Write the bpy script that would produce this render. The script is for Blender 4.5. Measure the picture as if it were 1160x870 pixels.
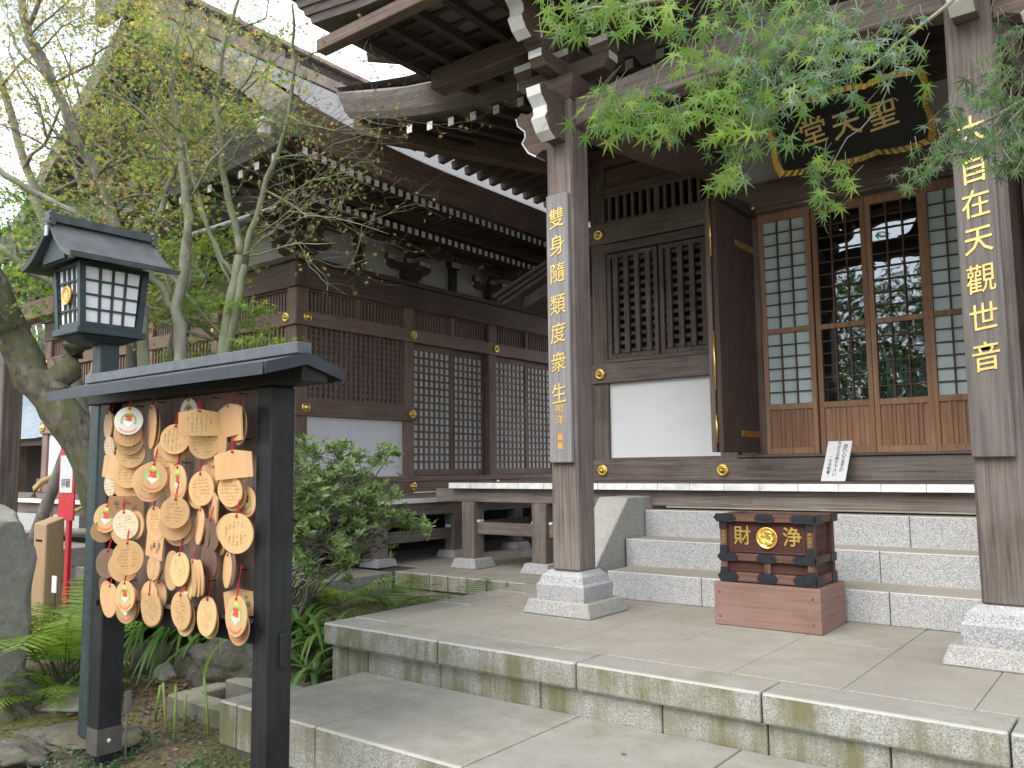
import bpy, math, random
from mathutils import Vector, Matrix
PI = math.pi
rad = math.radians
scene = bpy.context.scene
for _o in list(bpy.data.objects):
    bpy.data.objects.remove(_o)
# ------------------------------------------------------------ camera
F_PX, IW, IH = 945.8, 1160.0, 870.0
C_R = Vector((0.7893, 0.6139, -0.0104)).normalized()
C_F = Vector((-0.6105, 0.7856, 0.10045)).normalized()
C_U = C_R.cross(C_F).normalized()
C_R = C_F.cross(C_U).normalized()
EYE = Vector((0, 0, 1.5))
cam = bpy.data.cameras.new('camera')
cam.sensor_width = 36.0
cam.lens = 36.0 * F_PX / IW
cam.clip_start = 0.05
cam.clip_end = 2000
cam_o = bpy.data.objects.new('camera', cam)
scene.collection.objects.link(cam_o)
_m = Matrix.Identity(4)
for _i in range(3):
    _m[_i][0] = C_R[_i]; _m[_i][1] = C_U[_i]; _m[_i][2] = -C_F[_i]; _m[_i][3] = EYE[_i]
cam_o.matrix_world = _m
scene.camera = cam_o
# ------------------------------------------------------------ sky, sun, exposure
SUN_EL, SUN_AZ = 44.0, 188.0      # azimuth clockwise from +Y
w = bpy.data.worlds.new('World'); scene.world = w; w.use_nodes = True
nt = w.node_tree; nt.nodes.clear()
out = nt.nodes.new('ShaderNodeOutputWorld')
bg = nt.nodes.new('ShaderNodeBackground'); bg.inputs[1].default_value = 0.15
sky = nt.nodes.new('ShaderNodeTexSky'); sky.sky_type = 'NISHITA'; sky.sun_disc = False
sky.sun_elevation = rad(SUN_EL); sky.sun_rotation = rad(SUN_AZ)
sky.air_density = 1.0; sky.dust_density = 2.0; sky.ozone_density = 1.0
tc = nt.nodes.new('ShaderNodeTexCoord')
mp = nt.nodes.new('ShaderNodeMapping'); mp.inputs['Scale'].default_value = (1, 1, 2.2)
nz = nt.nodes.new('ShaderNodeTexNoise'); nz.inputs['Scale'].default_value = 2.6
nz.inputs['Detail'].default_value = 7; nz.inputs['Roughness'].default_value = 0.55
rp = nt.nodes.new('ShaderNodeValToRGB')
rp.color_ramp.elements[0].position = 0.36; rp.color_ramp.elements[1].position = 0.56
rp.color_ramp.elements[0].color = (0.1, 0.1, 0.1, 1)
mx = nt.nodes.new('ShaderNodeMix'); mx.data_type = 'RGBA'
mx.inputs['B'].default_value = (8.6, 9.0, 9.7, 1)
nt.links.new(tc.outputs['Generated'], mp.inputs[0]); nt.links.new(mp.outputs[0], nz.inputs['Vector'])
nt.links.new(nz.outputs[0], rp.inputs[0]); nt.links.new(rp.outputs[0], mx.inputs['Factor'])
nt.links.new(sky.outputs[0], mx.inputs['A']); nt.links.new(mx.outputs['Result'], bg.inputs[0])
nt.links.new(bg.outputs[0], out.inputs[0])
sun = bpy.data.lights.new('sun', 'SUN'); sun.energy = 1.5; sun.angle = rad(40); sun.color = (1.0, 0.95, 0.88)
sun_o = bpy.data.objects.new('sun', sun); scene.collection.objects.link(sun_o)
_d = Vector((math.sin(rad(SUN_AZ)) * math.cos(rad(SUN_EL)), math.cos(rad(SUN_AZ)) * math.cos(rad(SUN_EL)), math.sin(rad(SUN_EL))))
sun_o.rotation_euler = _d.to_track_quat('Z', 'Y').to_euler()
sun_o.location = _d * 30
vs = scene.view_settings
scene.display_settings.display_device = 'sRGB'
vs.view_transform = 'Standard'; vs.look = 'None'; vs.gamma = 1.0; vs.use_curve_mapping = False
vs.exposure = 1.08
scene.cycles.max_bounces = 10; scene.cycles.diffuse_bounces = 7; scene.cycles.transparent_max_bounces = 12
scene.cycles.use_denoising = True
rng = random.Random(7)

# ------------------------------------------------------------ helpers
def at(px, py, D):
    """point seen at photo pixel (px,py), D metres deep"""
    return EYE + (C_F + C_R * ((px - IW / 2) / F_PX) - C_U * ((py - IH / 2) / F_PX)) * D
def at_y(px, py, Y):
    d = C_F + C_R * ((px - IW / 2) / F_PX) - C_U * ((py - IH / 2) / F_PX)
    return EYE + d * (Y / d.y)

ORG = {}
COL = scene.collection
class MB:
    def __init__(self):
        self.v = []; self.f = []; self.m = []; self.s = []
    def add(self, vs_, fs_, mi=0, sm=False):
        b = len(self.v); self.v.extend([tuple(p) for p in vs_])
        for f in fs_:
            self.f.append(tuple(b + i for i in f)); self.m.append(mi); self.s.append(sm)
        return self
    def box(self, x0, x1, y0, y1, z0, z1, mi=0):
        vs_ = [(x0, y0, z0), (x1, y0, z0), (x1, y1, z0), (x0, y1, z0), (x0, y0, z1), (x1, y0, z1), (x1, y1, z1), (x0, y1, z1)]
        return self.add(vs_, [(0, 3, 2, 1), (4, 5, 6, 7), (0, 1, 5, 4), (1, 2, 6, 5), (2, 3, 7, 6), (3, 0, 4, 7)], mi)
    def hexa(self, p, mi=0):      # 8 points: bottom loop then top loop
        return self.add(p, [(0, 3, 2, 1), (4, 5, 6, 7), (0, 1, 5, 4), (1, 2, 6, 5), (2, 3, 7, 6), (3, 0, 4, 7)], mi)
    def beam(self, a, b, wdt, hgt, mi=0, up=Vector((0, 0, 1))):
        a = Vector(a); b = Vector(b); d = (b - a).normalized(); s = d.cross(up)
        if s.length < 1e-4: s = Vector((1, 0, 0))
        s.normalize(); u = s.cross(d)
        s *= wdt / 2; u *= hgt / 2
        return self.hexa([a - s - u, a + s - u, b + s - u, b - s - u, a - s + u, a + s + u, b + s + u, b - s + u], mi)
    def frustum(self, cx, cy, z0, z1, a0, b0, a1, b1, mi=0):
        return self.hexa([(cx - a0, cy - b0, z0), (cx + a0, cy - b0, z0), (cx + a0, cy + b0, z0), (cx - a0, cy + b0, z0),
                          (cx - a1, cy - b1, z1), (cx + a1, cy - b1, z1), (cx + a1, cy + b1, z1), (cx - a1, cy + b1, z1)], mi)
    def prism(self, pts, fn, t0, t1, mi=0, sm=False):   # closed 2D outline extruded; fn(u,v,t)->xyz
        n = len(pts)
        vs_ = [fn(u, v, t0) for u, v in pts] + [fn(u, v, t1) for u, v in pts]
        fs_ = [tuple(range(n))[::-1], tuple(range(n, 2 * n))]
        self.add(vs_, fs_, mi)
        b = len(self.v) - 2 * n
        for i in range(n):
            j = (i + 1) % n
            self.f.append((b + i, b + j, b + n + j, b + n + i)); self.m.append(mi); self.s.append(sm)
        return self
    def tube(self, pts, radii, n=7, mi=0, sm=True, cap=True):
        pts = [Vector(p) for p in pts]
        if not hasattr(radii, '__len__'): radii = [radii] * len(pts)
        b = len(self.v); ref = Vector((0.13, 0.21, 1)).normalized()
        for i, p in enumerate(pts):
            d = (pts[min(i + 1, len(pts) - 1)] - pts[max(i - 1, 0)])
            if d.length < 1e-9: d = Vector((0, 0, 1))
            d.normalize(); r_ = ref if abs(d.dot(ref)) < 0.95 else Vector((1, 0, 0))
            s = d.cross(r_).normalized(); t = d.cross(s)
            for k in range(n):
                a = 2 * PI * k / n
                self.v.append(tuple(p + (s * math.cos(a) + t * math.sin(a)) * radii[i]))
        for i in range(len(pts) - 1):
            for k in range(n):
                k2 = (k + 1) % n
                self.f.append((b + i * n + k, b + i * n + k2, b + (i + 1) * n + k2, b + (i + 1) * n + k)); self.m.append(mi); self.s.append(sm)
        if cap:
            self.f.append(tuple(b + k for k in range(n))[::-1]); self.m.append(mi); self.s.append(False)
            e = b + (len(pts) - 1) * n
            self.f.append(tuple(e + k for k in range(n))); self.m.append(mi); self.s.append(False)
        return self
    def lathe(self, prof, fn, n=20, mi=0, sm=True):   # prof [(r,h)], fn(x,y,h)->xyz
        b = len(self.v)
        for r, h in prof:
            for k in range(n):
                a = 2 * PI * k / n
                self.v.append(tuple(fn(r * math.cos(a), r * math.sin(a), h)))
        for i in range(len(prof) - 1):
            for k in range(n):
                k2 = (k + 1) % n
                self.f.append((b + i * n + k, b + i * n + k2, b + (i + 1) * n + k2, b + (i + 1) * n + k)); self.m.append(mi); self.s.append(sm)
        e = b + (len(prof) - 1) * n
        self.f.append(tuple(e + k for k in range(n))); self.m.append(mi); self.s.append(sm)
        self.f.append(tuple(b + k for k in range(n))[::-1]); self.m.append(mi); self.s.append(sm)
        return self
    def grid(self, rows, mi=0, sm=True):
        b = len(self.v); n = len(rows[0])
        for r in rows: self.v.extend([tuple(p) for p in r])
        for i in range(len(rows) - 1):
            for k in range(n - 1):
                self.f.append((b + i * n + k, b + i * n + k + 1, b + (i + 1) * n + k + 1, b + (i + 1) * n + k)); self.m.append(mi); self.s.append(sm)
        return self
    def text(self, body, size, fn, depth=0.004, bold=0.0, align='CENTER', mi=0, line=1.0, slant=0.0, seg=2):
        c = bpy.data.curves.new('lettering', 'FONT'); c.body = body; c.size = size
        c.align_x = align; c.align_y = 'CENTER'; c.extrude = depth; c.offset = bold * size; c.space_line = line
        c.resolution_u = seg
        o = bpy.data.objects.new('lettering', c); COL.objects.link(o)
        dg = bpy.context.evaluated_depsgraph_get()
        me = bpy.data.meshes.new_from_object(o.evaluated_get(dg))
        vs_ = [fn(p.co.x, p.co.y + slant * p.co.x, p.co.z) for p in me.vertices]
        self.add(vs_, [tuple(p.vertices) for p in me.polygons], mi)
        bpy.data.objects.remove(o); bpy.data.curves.remove(c); bpy.data.meshes.remove(me)
        return self
    def build(self, name, mats, parent=None, bevel=0.0, seg=1, kind=None, label=None):
        org = ORG.get(parent.name, Vector()) if parent is not None else Vector()
        me = bpy.data.meshes.new(name)
        me.from_pydata([(x - org.x, y - org.y, z - org.z) for x, y, z in self.v], [], self.f)
        if not isinstance(mats, (list, tuple)): mats = [mats]
        for m_ in mats: me.materials.append(m_)
        me.polygons.foreach_set('material_index', self.m)
        me.polygons.foreach_set('use_smooth', self.s)
        me.update()
        o = bpy.data.objects.new(name, me); COL.objects.link(o)
        if parent is not None: o.parent = parent
        ORG[o.name] = org
        if bevel > 0:
            b = o.modifiers.new('edge', 'BEVEL'); b.width = bevel; b.segments = seg
            b.limit_method = 'ANGLE'; b.angle_limit = rad(40)
        if kind: o['kind'] = kind
        if label: o['label'] = label
        return o
def split(mb, name, mat, parent):      # every loose box of a builder becomes a part of its own
    for i in range(0, len(mb.v), 8):
        q = MB(); q.add(mb.v[i:i + 8], [(0, 3, 2, 1), (4, 5, 6, 7), (0, 1, 5, 4), (1, 2, 6, 5), (2, 3, 7, 6), (3, 0, 4, 7)]); q.build(name, mat, parent)
def thing(name, label, cat, loc=(0, 0, 0), group=None):
    o = bpy.data.objects.new(name, None); COL.objects.link(o); o.location = loc; o.empty_display_size = 0.1
    ORG[o.name] = Vector(loc)
    o['label'] = label; o['category'] = cat
    if group: o['group'] = group
    return o
def tag(o, label, cat, group=None, kind=None):
    if label: o['label'] = label
    if cat: o['category'] = cat
    if group: o['group'] = group
    if kind: o['kind'] = kind
    return o
def recenter(o, loc):     # give a one-mesh thing its origin at its own base
    loc = Vector(loc)
    for v in o.data.vertices: v.co -= loc
    o.location = loc; ORG[o.name] = loc
    return o
def dup(root, loc, label=None, rz=None, group=None):
    def cp(o, par):
        c = o.copy(); COL.objects.link(c)
        if par is not None: c.parent = par
        for ch in KIDS.get(o.name, ()): cp(ch, c)
        return c
    r = cp(root, None); r.location = loc
    if rz is not None: r.rotation_euler = (0, 0, rz)
    if label: r['label'] = label
    if group: r['group'] = group
    return r
KIDS = {}
def kids(o):
    KIDS[o.name] = list(o.children)
    for c in o.children: kids(c)

# ------------------------------------------------------------ materials
def newmat(name, rough=0.7, spec=0.4):
    m = bpy.data.materials.new(name); m.use_nodes = True
    n = m.node_tree.nodes; b = n['Principled BSDF']
    b.inputs['Roughness'].default_value = rough
    b.inputs['Specular IOR Level'].default_value = spec
    return m, m.node_tree, b
def node(nt_, t, **kw):
    x = nt_.nodes.new(t)
    for k, v in kw.items():
        if k in x.inputs: x.inputs[k].default_value = v
        else: setattr(x, k, v)
    return x
def ramp(nt_, src, stops):
    r = nt_.nodes.new('ShaderNodeValToRGB'); e = r.color_ramp.elements
    while len(e) < len(stops): e.new(0.5)
    for i, (p, c) in enumerate(stops):
        e[i].position = p; e[i].color = (c[0], c[1], c[2], 1) if hasattr(c, '__len__') else (c, c, c, 1)
    nt_.links.new(src, r.inputs[0]); return r.outputs[0]
def noise(nt_, scale, detail=4, rough=0.55, coord='Object', sc=(1, 1, 1), off=None):
    t = nt_.nodes.new('ShaderNodeTexCoord'); m_ = nt_.nodes.new('ShaderNodeMapping')
    m_.inputs['Scale'].default_value = sc
    nt_.links.new(t.outputs[coord], m_.inputs[0])
    if off is not None:
        ad = nt_.nodes.new('ShaderNodeVectorMath'); ad.operation = 'ADD'
        nt_.links.new(m_.outputs[0], ad.inputs[0]); nt_.links.new(off, ad.inputs[1]); src = ad.outputs[0]
    else: src = m_.outputs[0]
    n = nt_.nodes.new('ShaderNodeTexNoise'); n.inputs['Scale'].default_value = scale
    n.inputs['Detail'].default_value = detail; n.inputs['Roughness'].default_value = rough
    nt_.links.new(src, n.inputs['Vector'])
    return n.outputs[0]
def mixc(nt_, fac, a, b, mode='MIX'):
    m_ = nt_.nodes.new('ShaderNodeMix'); m_.data_type = 'RGBA'; m_.blend_type = mode
    for key, val in (('Factor', fac), ('A', a), ('B', b)):
        if hasattr(val, 'is_linked') or hasattr(val, 'links'): nt_.links.new(val, m_.inputs[key])
        elif key == 'Factor': m_.inputs[key].default_value = val
        else: m_.inputs[key].default_value = (val[0], val[1], val[2], 1)
    return m_.outputs['Result']
def bump(nt_, b, h, strength=0.3, dist=0.01):
    n = nt_.nodes.new('ShaderNodeBump'); n.inputs['Strength'].default_value = strength; n.inputs['Distance'].default_value = dist
    nt_.links.new(h, n.inputs['Height']); nt_.links.new(n.outputs[0], b.inputs['Normal'])
def rnd_vec(nt_):
    oi = nt_.nodes.new('ShaderNodeObjectInfo'); m_ = nt_.nodes.new('ShaderNodeMath'); m_.operation = 'MULTIPLY'; m_.inputs[1].default_value = 37.0
    nt_.links.new(oi.outputs['Random'], m_.inputs[0]); return m_.outputs[0], oi.outputs['Random']
def plain(name, c, rough=0.6, spec=0.4, metal=0.0, var=0.12, scale=8):
    m, t, b = newmat(name, rough, spec); b.inputs['Metallic'].default_value = metal
    n = noise(t, scale, 5)
    lo = [x * (1 - var) for x in c]; hi = [min(1, x * (1 + var)) for x in c]
    t.links.new(ramp(t, n, [(0.3, lo), (0.7, hi)]), b.inputs['Base Color'])
    return m
def wood(name, dark, light, axis='Z', grain=26.0, rough=0.75, weather=None, wamt=0.5, bstr=0.25, cracks=True):
    m, t, b = newmat(name, rough, 0.25)
    off, r_ = rnd_vec(t)
    s = {'X': (0.035, 1, 1), 'Y': (1, 0.035, 1), 'Z': (1, 1, 0.035)}[axis]
    n1 = noise(t, grain * 2.2, 5, 0.6, sc=s, off=off)
    s2 = {'X': (0.012, 1, 1), 'Y': (1, 0.012, 1), 'Z': (1, 1, 0.012)}[axis]
    n2 = noise(t, grain * 6, 3, 0.6, sc=s2, off=off)
    c = ramp(t, n1, [(0.28, dark), (0.72, light)])
    if weather:
        n3 = noise(t, 2.2, 5, 0.65, off=off)
        c = mixc(t, ramp(t, n3, [(0.4, 0.0), (0.68, wamt)]), c, weather)
    c = mixc(t, ramp(t, n2, [(0.34, 0.5), (0.5, 0.0)]), c, [x * 0.45 for x in dark]) if cracks else c
    v = t.nodes.new('ShaderNodeHueSaturation')
    mr = t.nodes.new('ShaderNodeMapRange'); mr.inputs[3].default_value = 0.85; mr.inputs[4].default_value = 1.15
    t.links.new(r_, mr.inputs[0]); t.links.new(mr.outputs[0], v.inputs['Value']); t.links.new(c, v.inputs['Color'])
    t.links.new(v.outputs[0], b.inputs['Base Color'])
    bump(t, b, n1, bstr, 0.006)
    return m
def woods(name, dark, light, **k):
    return {a: wood(name + '_' + a.lower(), dark, light, a, **k) for a in 'XYZ'}
def granite(name, base, dark, top_tint=None, stain=None, samt=0.6, rough=0.85, speck=135, streak=None, arris=False):
    m, t, b = newmat(name, rough, 0.3)
    n1 = noise(t, speck, 2, 0.7); n2 = noise(t, speck * 0.42, 3, 0.6)
    c = ramp(t, n1, [(0.38, dark), (0.46, [x * 0.82 for x in base]), (0.56, base), (0.66, [min(1, x * 1.25) for x in base])])
    c = mixc(t, ramp(t, n2, [(0.35, 0.35), (0.5, 0.0)]), c, [x * 1.1 for x in dark])
    n3 = noise(t, 1.1, 6, 0.62); n4 = noise(t, 5.5, 6, 0.7)
    g = t.nodes.new('ShaderNodeNewGeometry'); sx = t.nodes.new('ShaderNodeSeparateXYZ')
    t.links.new(g.outputs['Normal'], sx.inputs[0])
    if top_tint:
        up = ramp(t, sx.outputs[2], [(0.55, 0.0), (0.9, 0.8)])
        c = mixc(t, up, c, mixc(t, ramp(t, n3, [(0.35, 0.0), (0.65, 1.0)]), top_tint[0], top_tint[1]))
    if stain:
        mm = t.nodes.new('ShaderNodeMath'); mm.operation = 'MULTIPLY'
        t.links.new(n3, mm.inputs[0]); t.links.new(n4, mm.inputs[1])
        c = mixc(t, ramp(t, mm.outputs[0], [(0.2, 0.0), (0.38, samt)]), c, stain)
    if streak:      # algae runs below the edges of vertical faces
        ns = noise(t, 8, 6, .7, sc=(1, 1, .1)); ng = noise(t, 2.0, 4, .6)
        vv = ramp(t, sx.outputs[2], [(0.1, 0.9), (0.5, 0.0)])
        m1 = t.nodes.new('ShaderNodeMath'); m1.operation = 'MULTIPLY'; t.links.new(ns, m1.inputs[0]); t.links.new(ng, m1.inputs[1])
        m2 = t.nodes.new('ShaderNodeMath'); m2.operation = 'MULTIPLY'; t.links.new(ramp(t, m1.outputs[0], [(.2, 0.0), (.33, 1.0)]), m2.inputs[0]); t.links.new(vv, m2.inputs[1])
        c = mixc(t, m2.outputs[0], c, streak)
    if arris:    # worn clean arris along the front edges
        a1 = ramp(t, sx.outputs[2], [(0.28, 0.0), (0.4, 0.75), (0.88, 0.75), (0.96, 0.0)])
        mneg = t.nodes.new('ShaderNodeMath'); mneg.operation = 'LESS_THAN'; t.links.new(sx.outputs[1], mneg.inputs[0]); mneg.inputs[1].default_value = -0.2
        mar = t.nodes.new('ShaderNodeMath'); mar.operation = 'MULTIPLY'; t.links.new(a1, mar.inputs[0]); t.links.new(mneg.outputs[0], mar.inputs[1]); ar = mar.outputs[0]
        c = mixc(t, ar, c, [min(1, x * 1.3) for x in base])
    # pitted variation so no face is flat
    c = mixc(t, ramp(t, noise(t, 18, 5, 0.7), [(0.3, 0.22), (0.62, 0.0)]), c, [x * 0.5 for x in base])
    t.links.new(c, b.inputs['Base Color'])
    bump(t, b, n1, 0.18, 0.003)
    return m
def leafmat(name, c1, c2, c3, trans=0.4, rough=0.45, spec=0.4):
    m = bpy.data.materials.new(name); m.use_nodes = True; t = m.node_tree
    b = t.nodes['Principled BSDF']; b.inputs['Roughness'].default_value = rough; b.inputs['Specular IOR Level'].default_value = spec
    g = t.nodes.new('ShaderNodeNewGeometry')
    c = ramp(t, g.outputs['Random Per Island'], [(0.0, c1), (0.5, c2), (1.0, c3)])
    c = mixc(t, ramp(t, noise(t, 1.6, 3), [(0.35, 0.35), (0.6, 0.0)]), c, [x * 0.6 for x in c1])
    tr = t.nodes.new('ShaderNodeBsdfTranslucent'); ms = t.nodes.new('ShaderNodeMixShader'); ms.inputs[0].default_value = trans
    hs = t.nodes.new('ShaderNodeHueSaturation'); hs.inputs['Value'].default_value = 1.7; hs.inputs['Hue'].default_value = 0.485
    t.links.new(c, b.inputs['Base Color']); t.links.new(c, hs.inputs['Color']); t.links.new(hs.outputs[0], tr.inputs[0])
    t.links.new(b.outputs[0], ms.inputs[1]); t.links.new(tr.outputs[0], ms.inputs[2])
    t.links.new(ms.outputs[0], t.nodes['Material Output'].inputs[0])
    return m

W_GREY = woods('weathered_grey_wood', (0.078, 0.06, 0.05), (0.2, 0.163, 0.14), weather=(0.27, 0.24, 0.22), wamt=0.42)
W_BROWN = woods('aged_brown_wood', (0.078, 0.055, 0.044), (0.185, 0.135, 0.11), weather=(0.22, 0.175, 0.15), wamt=0.4)
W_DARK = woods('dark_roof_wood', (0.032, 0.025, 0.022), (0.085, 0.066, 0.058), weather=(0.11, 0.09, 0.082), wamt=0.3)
W_LEAF = woods('dark_door_leaf_wood', (0.05, 0.031, 0.025), (0.105, 0.068, 0.054))
W_HALL = woods('red_brown_wood', (0.13, 0.083, 0.063), (0.29, 0.198, 0.158), weather=(0.34, 0.265, 0.23), wamt=0.35)
W_DOOR = woods('honey_wood', (0.22, 0.122, 0.072), (0.40, 0.24, 0.145), cracks=False)
W_RED = woods('reddish_box_wood', (0.165, 0.092, 0.068), (0.25, 0.15, 0.115), cracks=False, weather=(0.31, 0.235, 0.2), wamt=0.35)
W_CHEST = woods('chest_wood', (0.06, 0.03, 0.021), (0.145, 0.078, 0.054), cracks=False)
W_PANEL = woods('chest_panel_wood', (0.035, 0.013, 0.01), (0.085, 0.034, 0.026), cracks=False)
W_BACK = woods('board_backing_wood', (0.12, 0.082, 0.062), (0.26, 0.19, 0.15), weather=(0.36, 0.29, 0.24), wamt=0.5)
W_BLACK = woods('black_stained_wood', (0.006, 0.0065, 0.007), (0.017, 0.018, 0.019), weather=(0.04, 0.044, 0.042), wamt=0.4, rough=0.5, cracks=False)
W_EDGE = woods('roof_edge_shingle', (0.10, 0.085, 0.078), (0.205, 0.18, 0.165), grain=40)
M_WHITE = plain('white_end_paint', (0.72, 0.72, 0.69), 0.8, var=0.1, scale=20)
M_PLASTER = plain('white_plaster', (0.78, 0.79, 0.8), 0.9, 0.2, var=0.05, scale=1.5)
M_PLASTER2 = plain('grey_plaster', (0.55, 0.56, 0.55), 0.9, 0.2, var=0.07, scale=1.5)
M_GOLD = plain('gold_leaf', (0.85, 0.58, 0.16), 0.32, 0.5, metal=0.85, var=0.2, scale=30)
M_GOLDP = plain('gold_paint', (0.66, 0.47, 0.15), 0.45, 0.5, metal=0.35, var=0.2, scale=40)
M_BRASS = plain('brass', (0.5, 0.32, 0.1), 0.4, 0.5, metal=0.9, var=0.25, scale=25)
M_IRON = plain('black_iron', (0.02, 0.021, 0.026), 0.5, 0.4, metal=0.3, var=0.3, scale=30)
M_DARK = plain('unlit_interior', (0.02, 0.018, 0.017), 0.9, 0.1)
M_GREENB = plain('dark_green_painted_metal', (0.024, 0.042, 0.043), 0.5, 0.4, var=0.3, scale=14)
M_GREENR = plain('weathered_green_roof_metal', (0.06, 0.068, 0.068), 0.5, 0.45, var=0.35, scale=9)
M_GREYM = plain('grey_sheet_metal', (0.07, 0.078, 0.09), 0.42, 0.5, var=0.3, scale=12)
M_PAPER = plain('white_paper', (0.8, 0.8, 0.8), 0.85, 0.2, var=0.03)
M_INK = plain('black_ink', (0.02, 0.02, 0.025), 0.8, 0.2)
M_REDP = plain('red_paint', (0.62, 0.02, 0.03), 0.45, 0.4, var=0.08)
M_CORD = plain('red_cord', (0.42, 0.02, 0.03), 0.8, 0.2, var=0.3, scale=60)
M_PANE = plain('frosted_pane', (0.5, 0.6, 0.6), 0.3, 0.5, var=0.08, scale=3)
M_PANEL = plain('shoji_paper', (0.78, 0.84, 0.82), 0.7, 0.3, var=0.1, scale=3)
M_COPPER = plain('ridge_copper', (0.25, 0.185, 0.15), 0.6, 0.4, var=0.3, scale=5)
GR_STEP = granite('step_granite', (0.45, 0.45, 0.445), (0.17, 0.17, 0.175), ((0.27, 0.24, 0.175), (0.34, 0.305, 0.23)), rough=0.8, arris=True)
GR_CHEEK = granite('cheek_granite', (0.39, 0.385, 0.365), (0.16, 0.16, 0.15), ((0.36, 0.355, 0.33), (0.40, 0.395, 0.365)), (0.27, 0.25, 0.18), 0.5)
GR_PLAT = granite('platform_granite', (0.38, 0.38, 0.35), (0.16, 0.16, 0.14), ((0.24, 0.223, 0.187), (0.34, 0.322, 0.285)), (0.17, 0.16, 0.09), 0.6, streak=(.13, .125, .05), arris=True)
GR_TOP = granite('paving_granite', (0.38, 0.36, 0.31), (0.23, 0.215, 0.17), ((0.25, 0.23, 0.188), (0.355, 0.335, 0.295)), (0.2, 0.185, 0.115), 0.5, speck=120)
GR_BASE = granite('plinth_granite', (0.42, 0.42, 0.43), (0.15, 0.15, 0.16), ((0.40, 0.39, 0.36), (0.46, 0.45, 0.42)), (0.3, 0.29, 0.22), 0.4)
GR_OLD = granite('old_kerb_stone', (0.22, 0.21, 0.17), (0.1, 0.1, 0.08), ((0.27, 0.26, 0.19), (0.32, 0.3, 0.23)), (0.1, 0.115, 0.05), 0.8)
# ------------------------------------------------------------ ground and stonework
def gz(x, y):
    h = 0.0
    def ss(a, b, t):
        t = max(0, min(1, (t - a) / (b - a))); return t * t * (3 - 2 * t)
    if x < -4.2: h += 0.26 * ss(2.9, 4.2, y) * ss(-4.2, -5.0, x)
    h += 0.12 * ss(-5.0, -7.0, x) * ss(0, 2.5, y)
    h += 0.018 * math.sin(x * 5.1 + y * 2.3) * math.sin(y * 4.4 - x * 1.7) + 0.01 * math.sin(x * 13 + y * 9)
    h -= .045 * ss(-5.4, -4.9, x) * ss(3.0, 2.5, y)
    return h - 0.01
mg, t, b = newmat('mossy_earth', 0.95, 0.15)
n1 = noise(t, 3.2, 8, 0.65); n2 = noise(t, 26, 6, 0.7); n3 = noise(t, 1.3, 5, 0.6)
earth = ramp(t, n2, [(0.3, (0.06, 0.045, 0.033)), (0.55, (0.14, 0.108, 0.08)), (0.75, (0.22, 0.18, 0.14))])
moss = ramp(t, n2, [(0.3, (0.055, 0.06, 0.018)), (0.7, (0.15, 0.14, 0.045))])
c = mixc(t, ramp(t, n1, [(0.44, 0.0), (0.58, 0.9)]), earth, moss)
c = mixc(t, ramp(t, n3, [(0.5, 0.0), (0.62, 0.7)]), c, (0.2, 0.17, 0.14))
t.links.new(c, b.inputs['Base Color']); bump(t, b, n2, 0.6, 0.03)
g = MB()
xs = [-300, -80, -30] + [-16 + 0.16 * i for i in range(int(15.5 / 0.16))] + [0, 2, 5, 10, 40, 300]
ys = [-300, -60, -15, -4, -1] + [0.2 + 0.16 * i for i in range(int(8 / 0.16))] + [9, 14, 30, 90, 400]
g.grid([[(x, y, gz(x, y) if (-15 < x < 0 and 0.1 < y < 8.2) else -0.02) for x in xs] for y in ys])
g.build('ground', mg, kind='structure')

DARKJ = plain('stone_joint', (0.09, 0.085, 0.06), 0.95, 0.1)
J = 0.003
# platform: facing wall, cap stones, slabs
p = MB(); pv = MB()
wj = [-4.40, -4.245, -4.054, -3.434, -2.712, -1.99, -1.47, -0.96, -0.24, 0.48, 1.2, 1.9, 2.6]
for a, c_ in zip(wj[:-1], wj[1:]): p.box(a + J, c_ - J, 3.705, 3.9, 0.05, 0.366, 0)
yj = [3.705, 4.4, 5.1, 5.85]
for a, c_ in zip(yj[:-1], yj[1:]): p.box(-4.40, -4.2, max(a, 3.9) + J, c_ - J, 0.05, 0.366, 0)
cj = [-4.44, -3.424, -2.457, -1.479, -0.527, 0.44, 1.41, 2.4]
for a, c_ in zip(cj[:-1], cj[1:]): p.box(a + .0035, c_ - .0035, 3.665, 3.918, 0.37, 0.505, 0)
lj = [3.924, 4.75, 5.45, 6.2]
for a, c_ in zip(lj[:-1], lj[1:]): p.box(-4.44, -4.12, a + J, c_ - J, 0.37, 0.505, 0)
sx_ = [-4.115] + [-3.833 + 0.525 * i for i in range(0, 12)]
for i, (a, c_) in enumerate(zip(sx_[:-1], sx_[1:])):
    cuts = [3.924, 4.92 if i % 2 else 5.38, 6.2]
    for y0, y1 in zip(cuts[:-1], cuts[1:]): pv.box(a + J * .6, c_ - J * .6, y0 + J * .6, y1 - J * .6, 0.39, 0.505 - 0.002 * rng.random(), 0)
p.box(-4.36, 2.3, 3.75, 6.1, 0.0, 0.43, 2)
pv.build('paving', GR_TOP, bevel=0.003, kind='structure')
p.build('stone_platform', [GR_PLAT, GR_TOP, DARKJ], bevel=0.011, seg=2, kind='structure')
s = MB()
ljx = [-4.08, -3.42, -2.455, -1.59, -0.72, 0.15, 1.0, 2.4]
for i, (a, c_) in enumerate(zip(ljx[:-1], ljx[1:])):
    cuts = [2.776, 3.70]
    if i == 0: cuts = [2.776, 3.70]
    for k, (y0, y1) in enumerate(zip(cuts[:-1], cuts[1:])):
        s.box(a + J, c_ - J, y0 + (J * .7 if k else 0), y1 - J * .7, 0.0, 0.236, 0)
s.box(-4.24, -4.083, 2.776, 3.235, 0.0, 0.236, 0)
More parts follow.
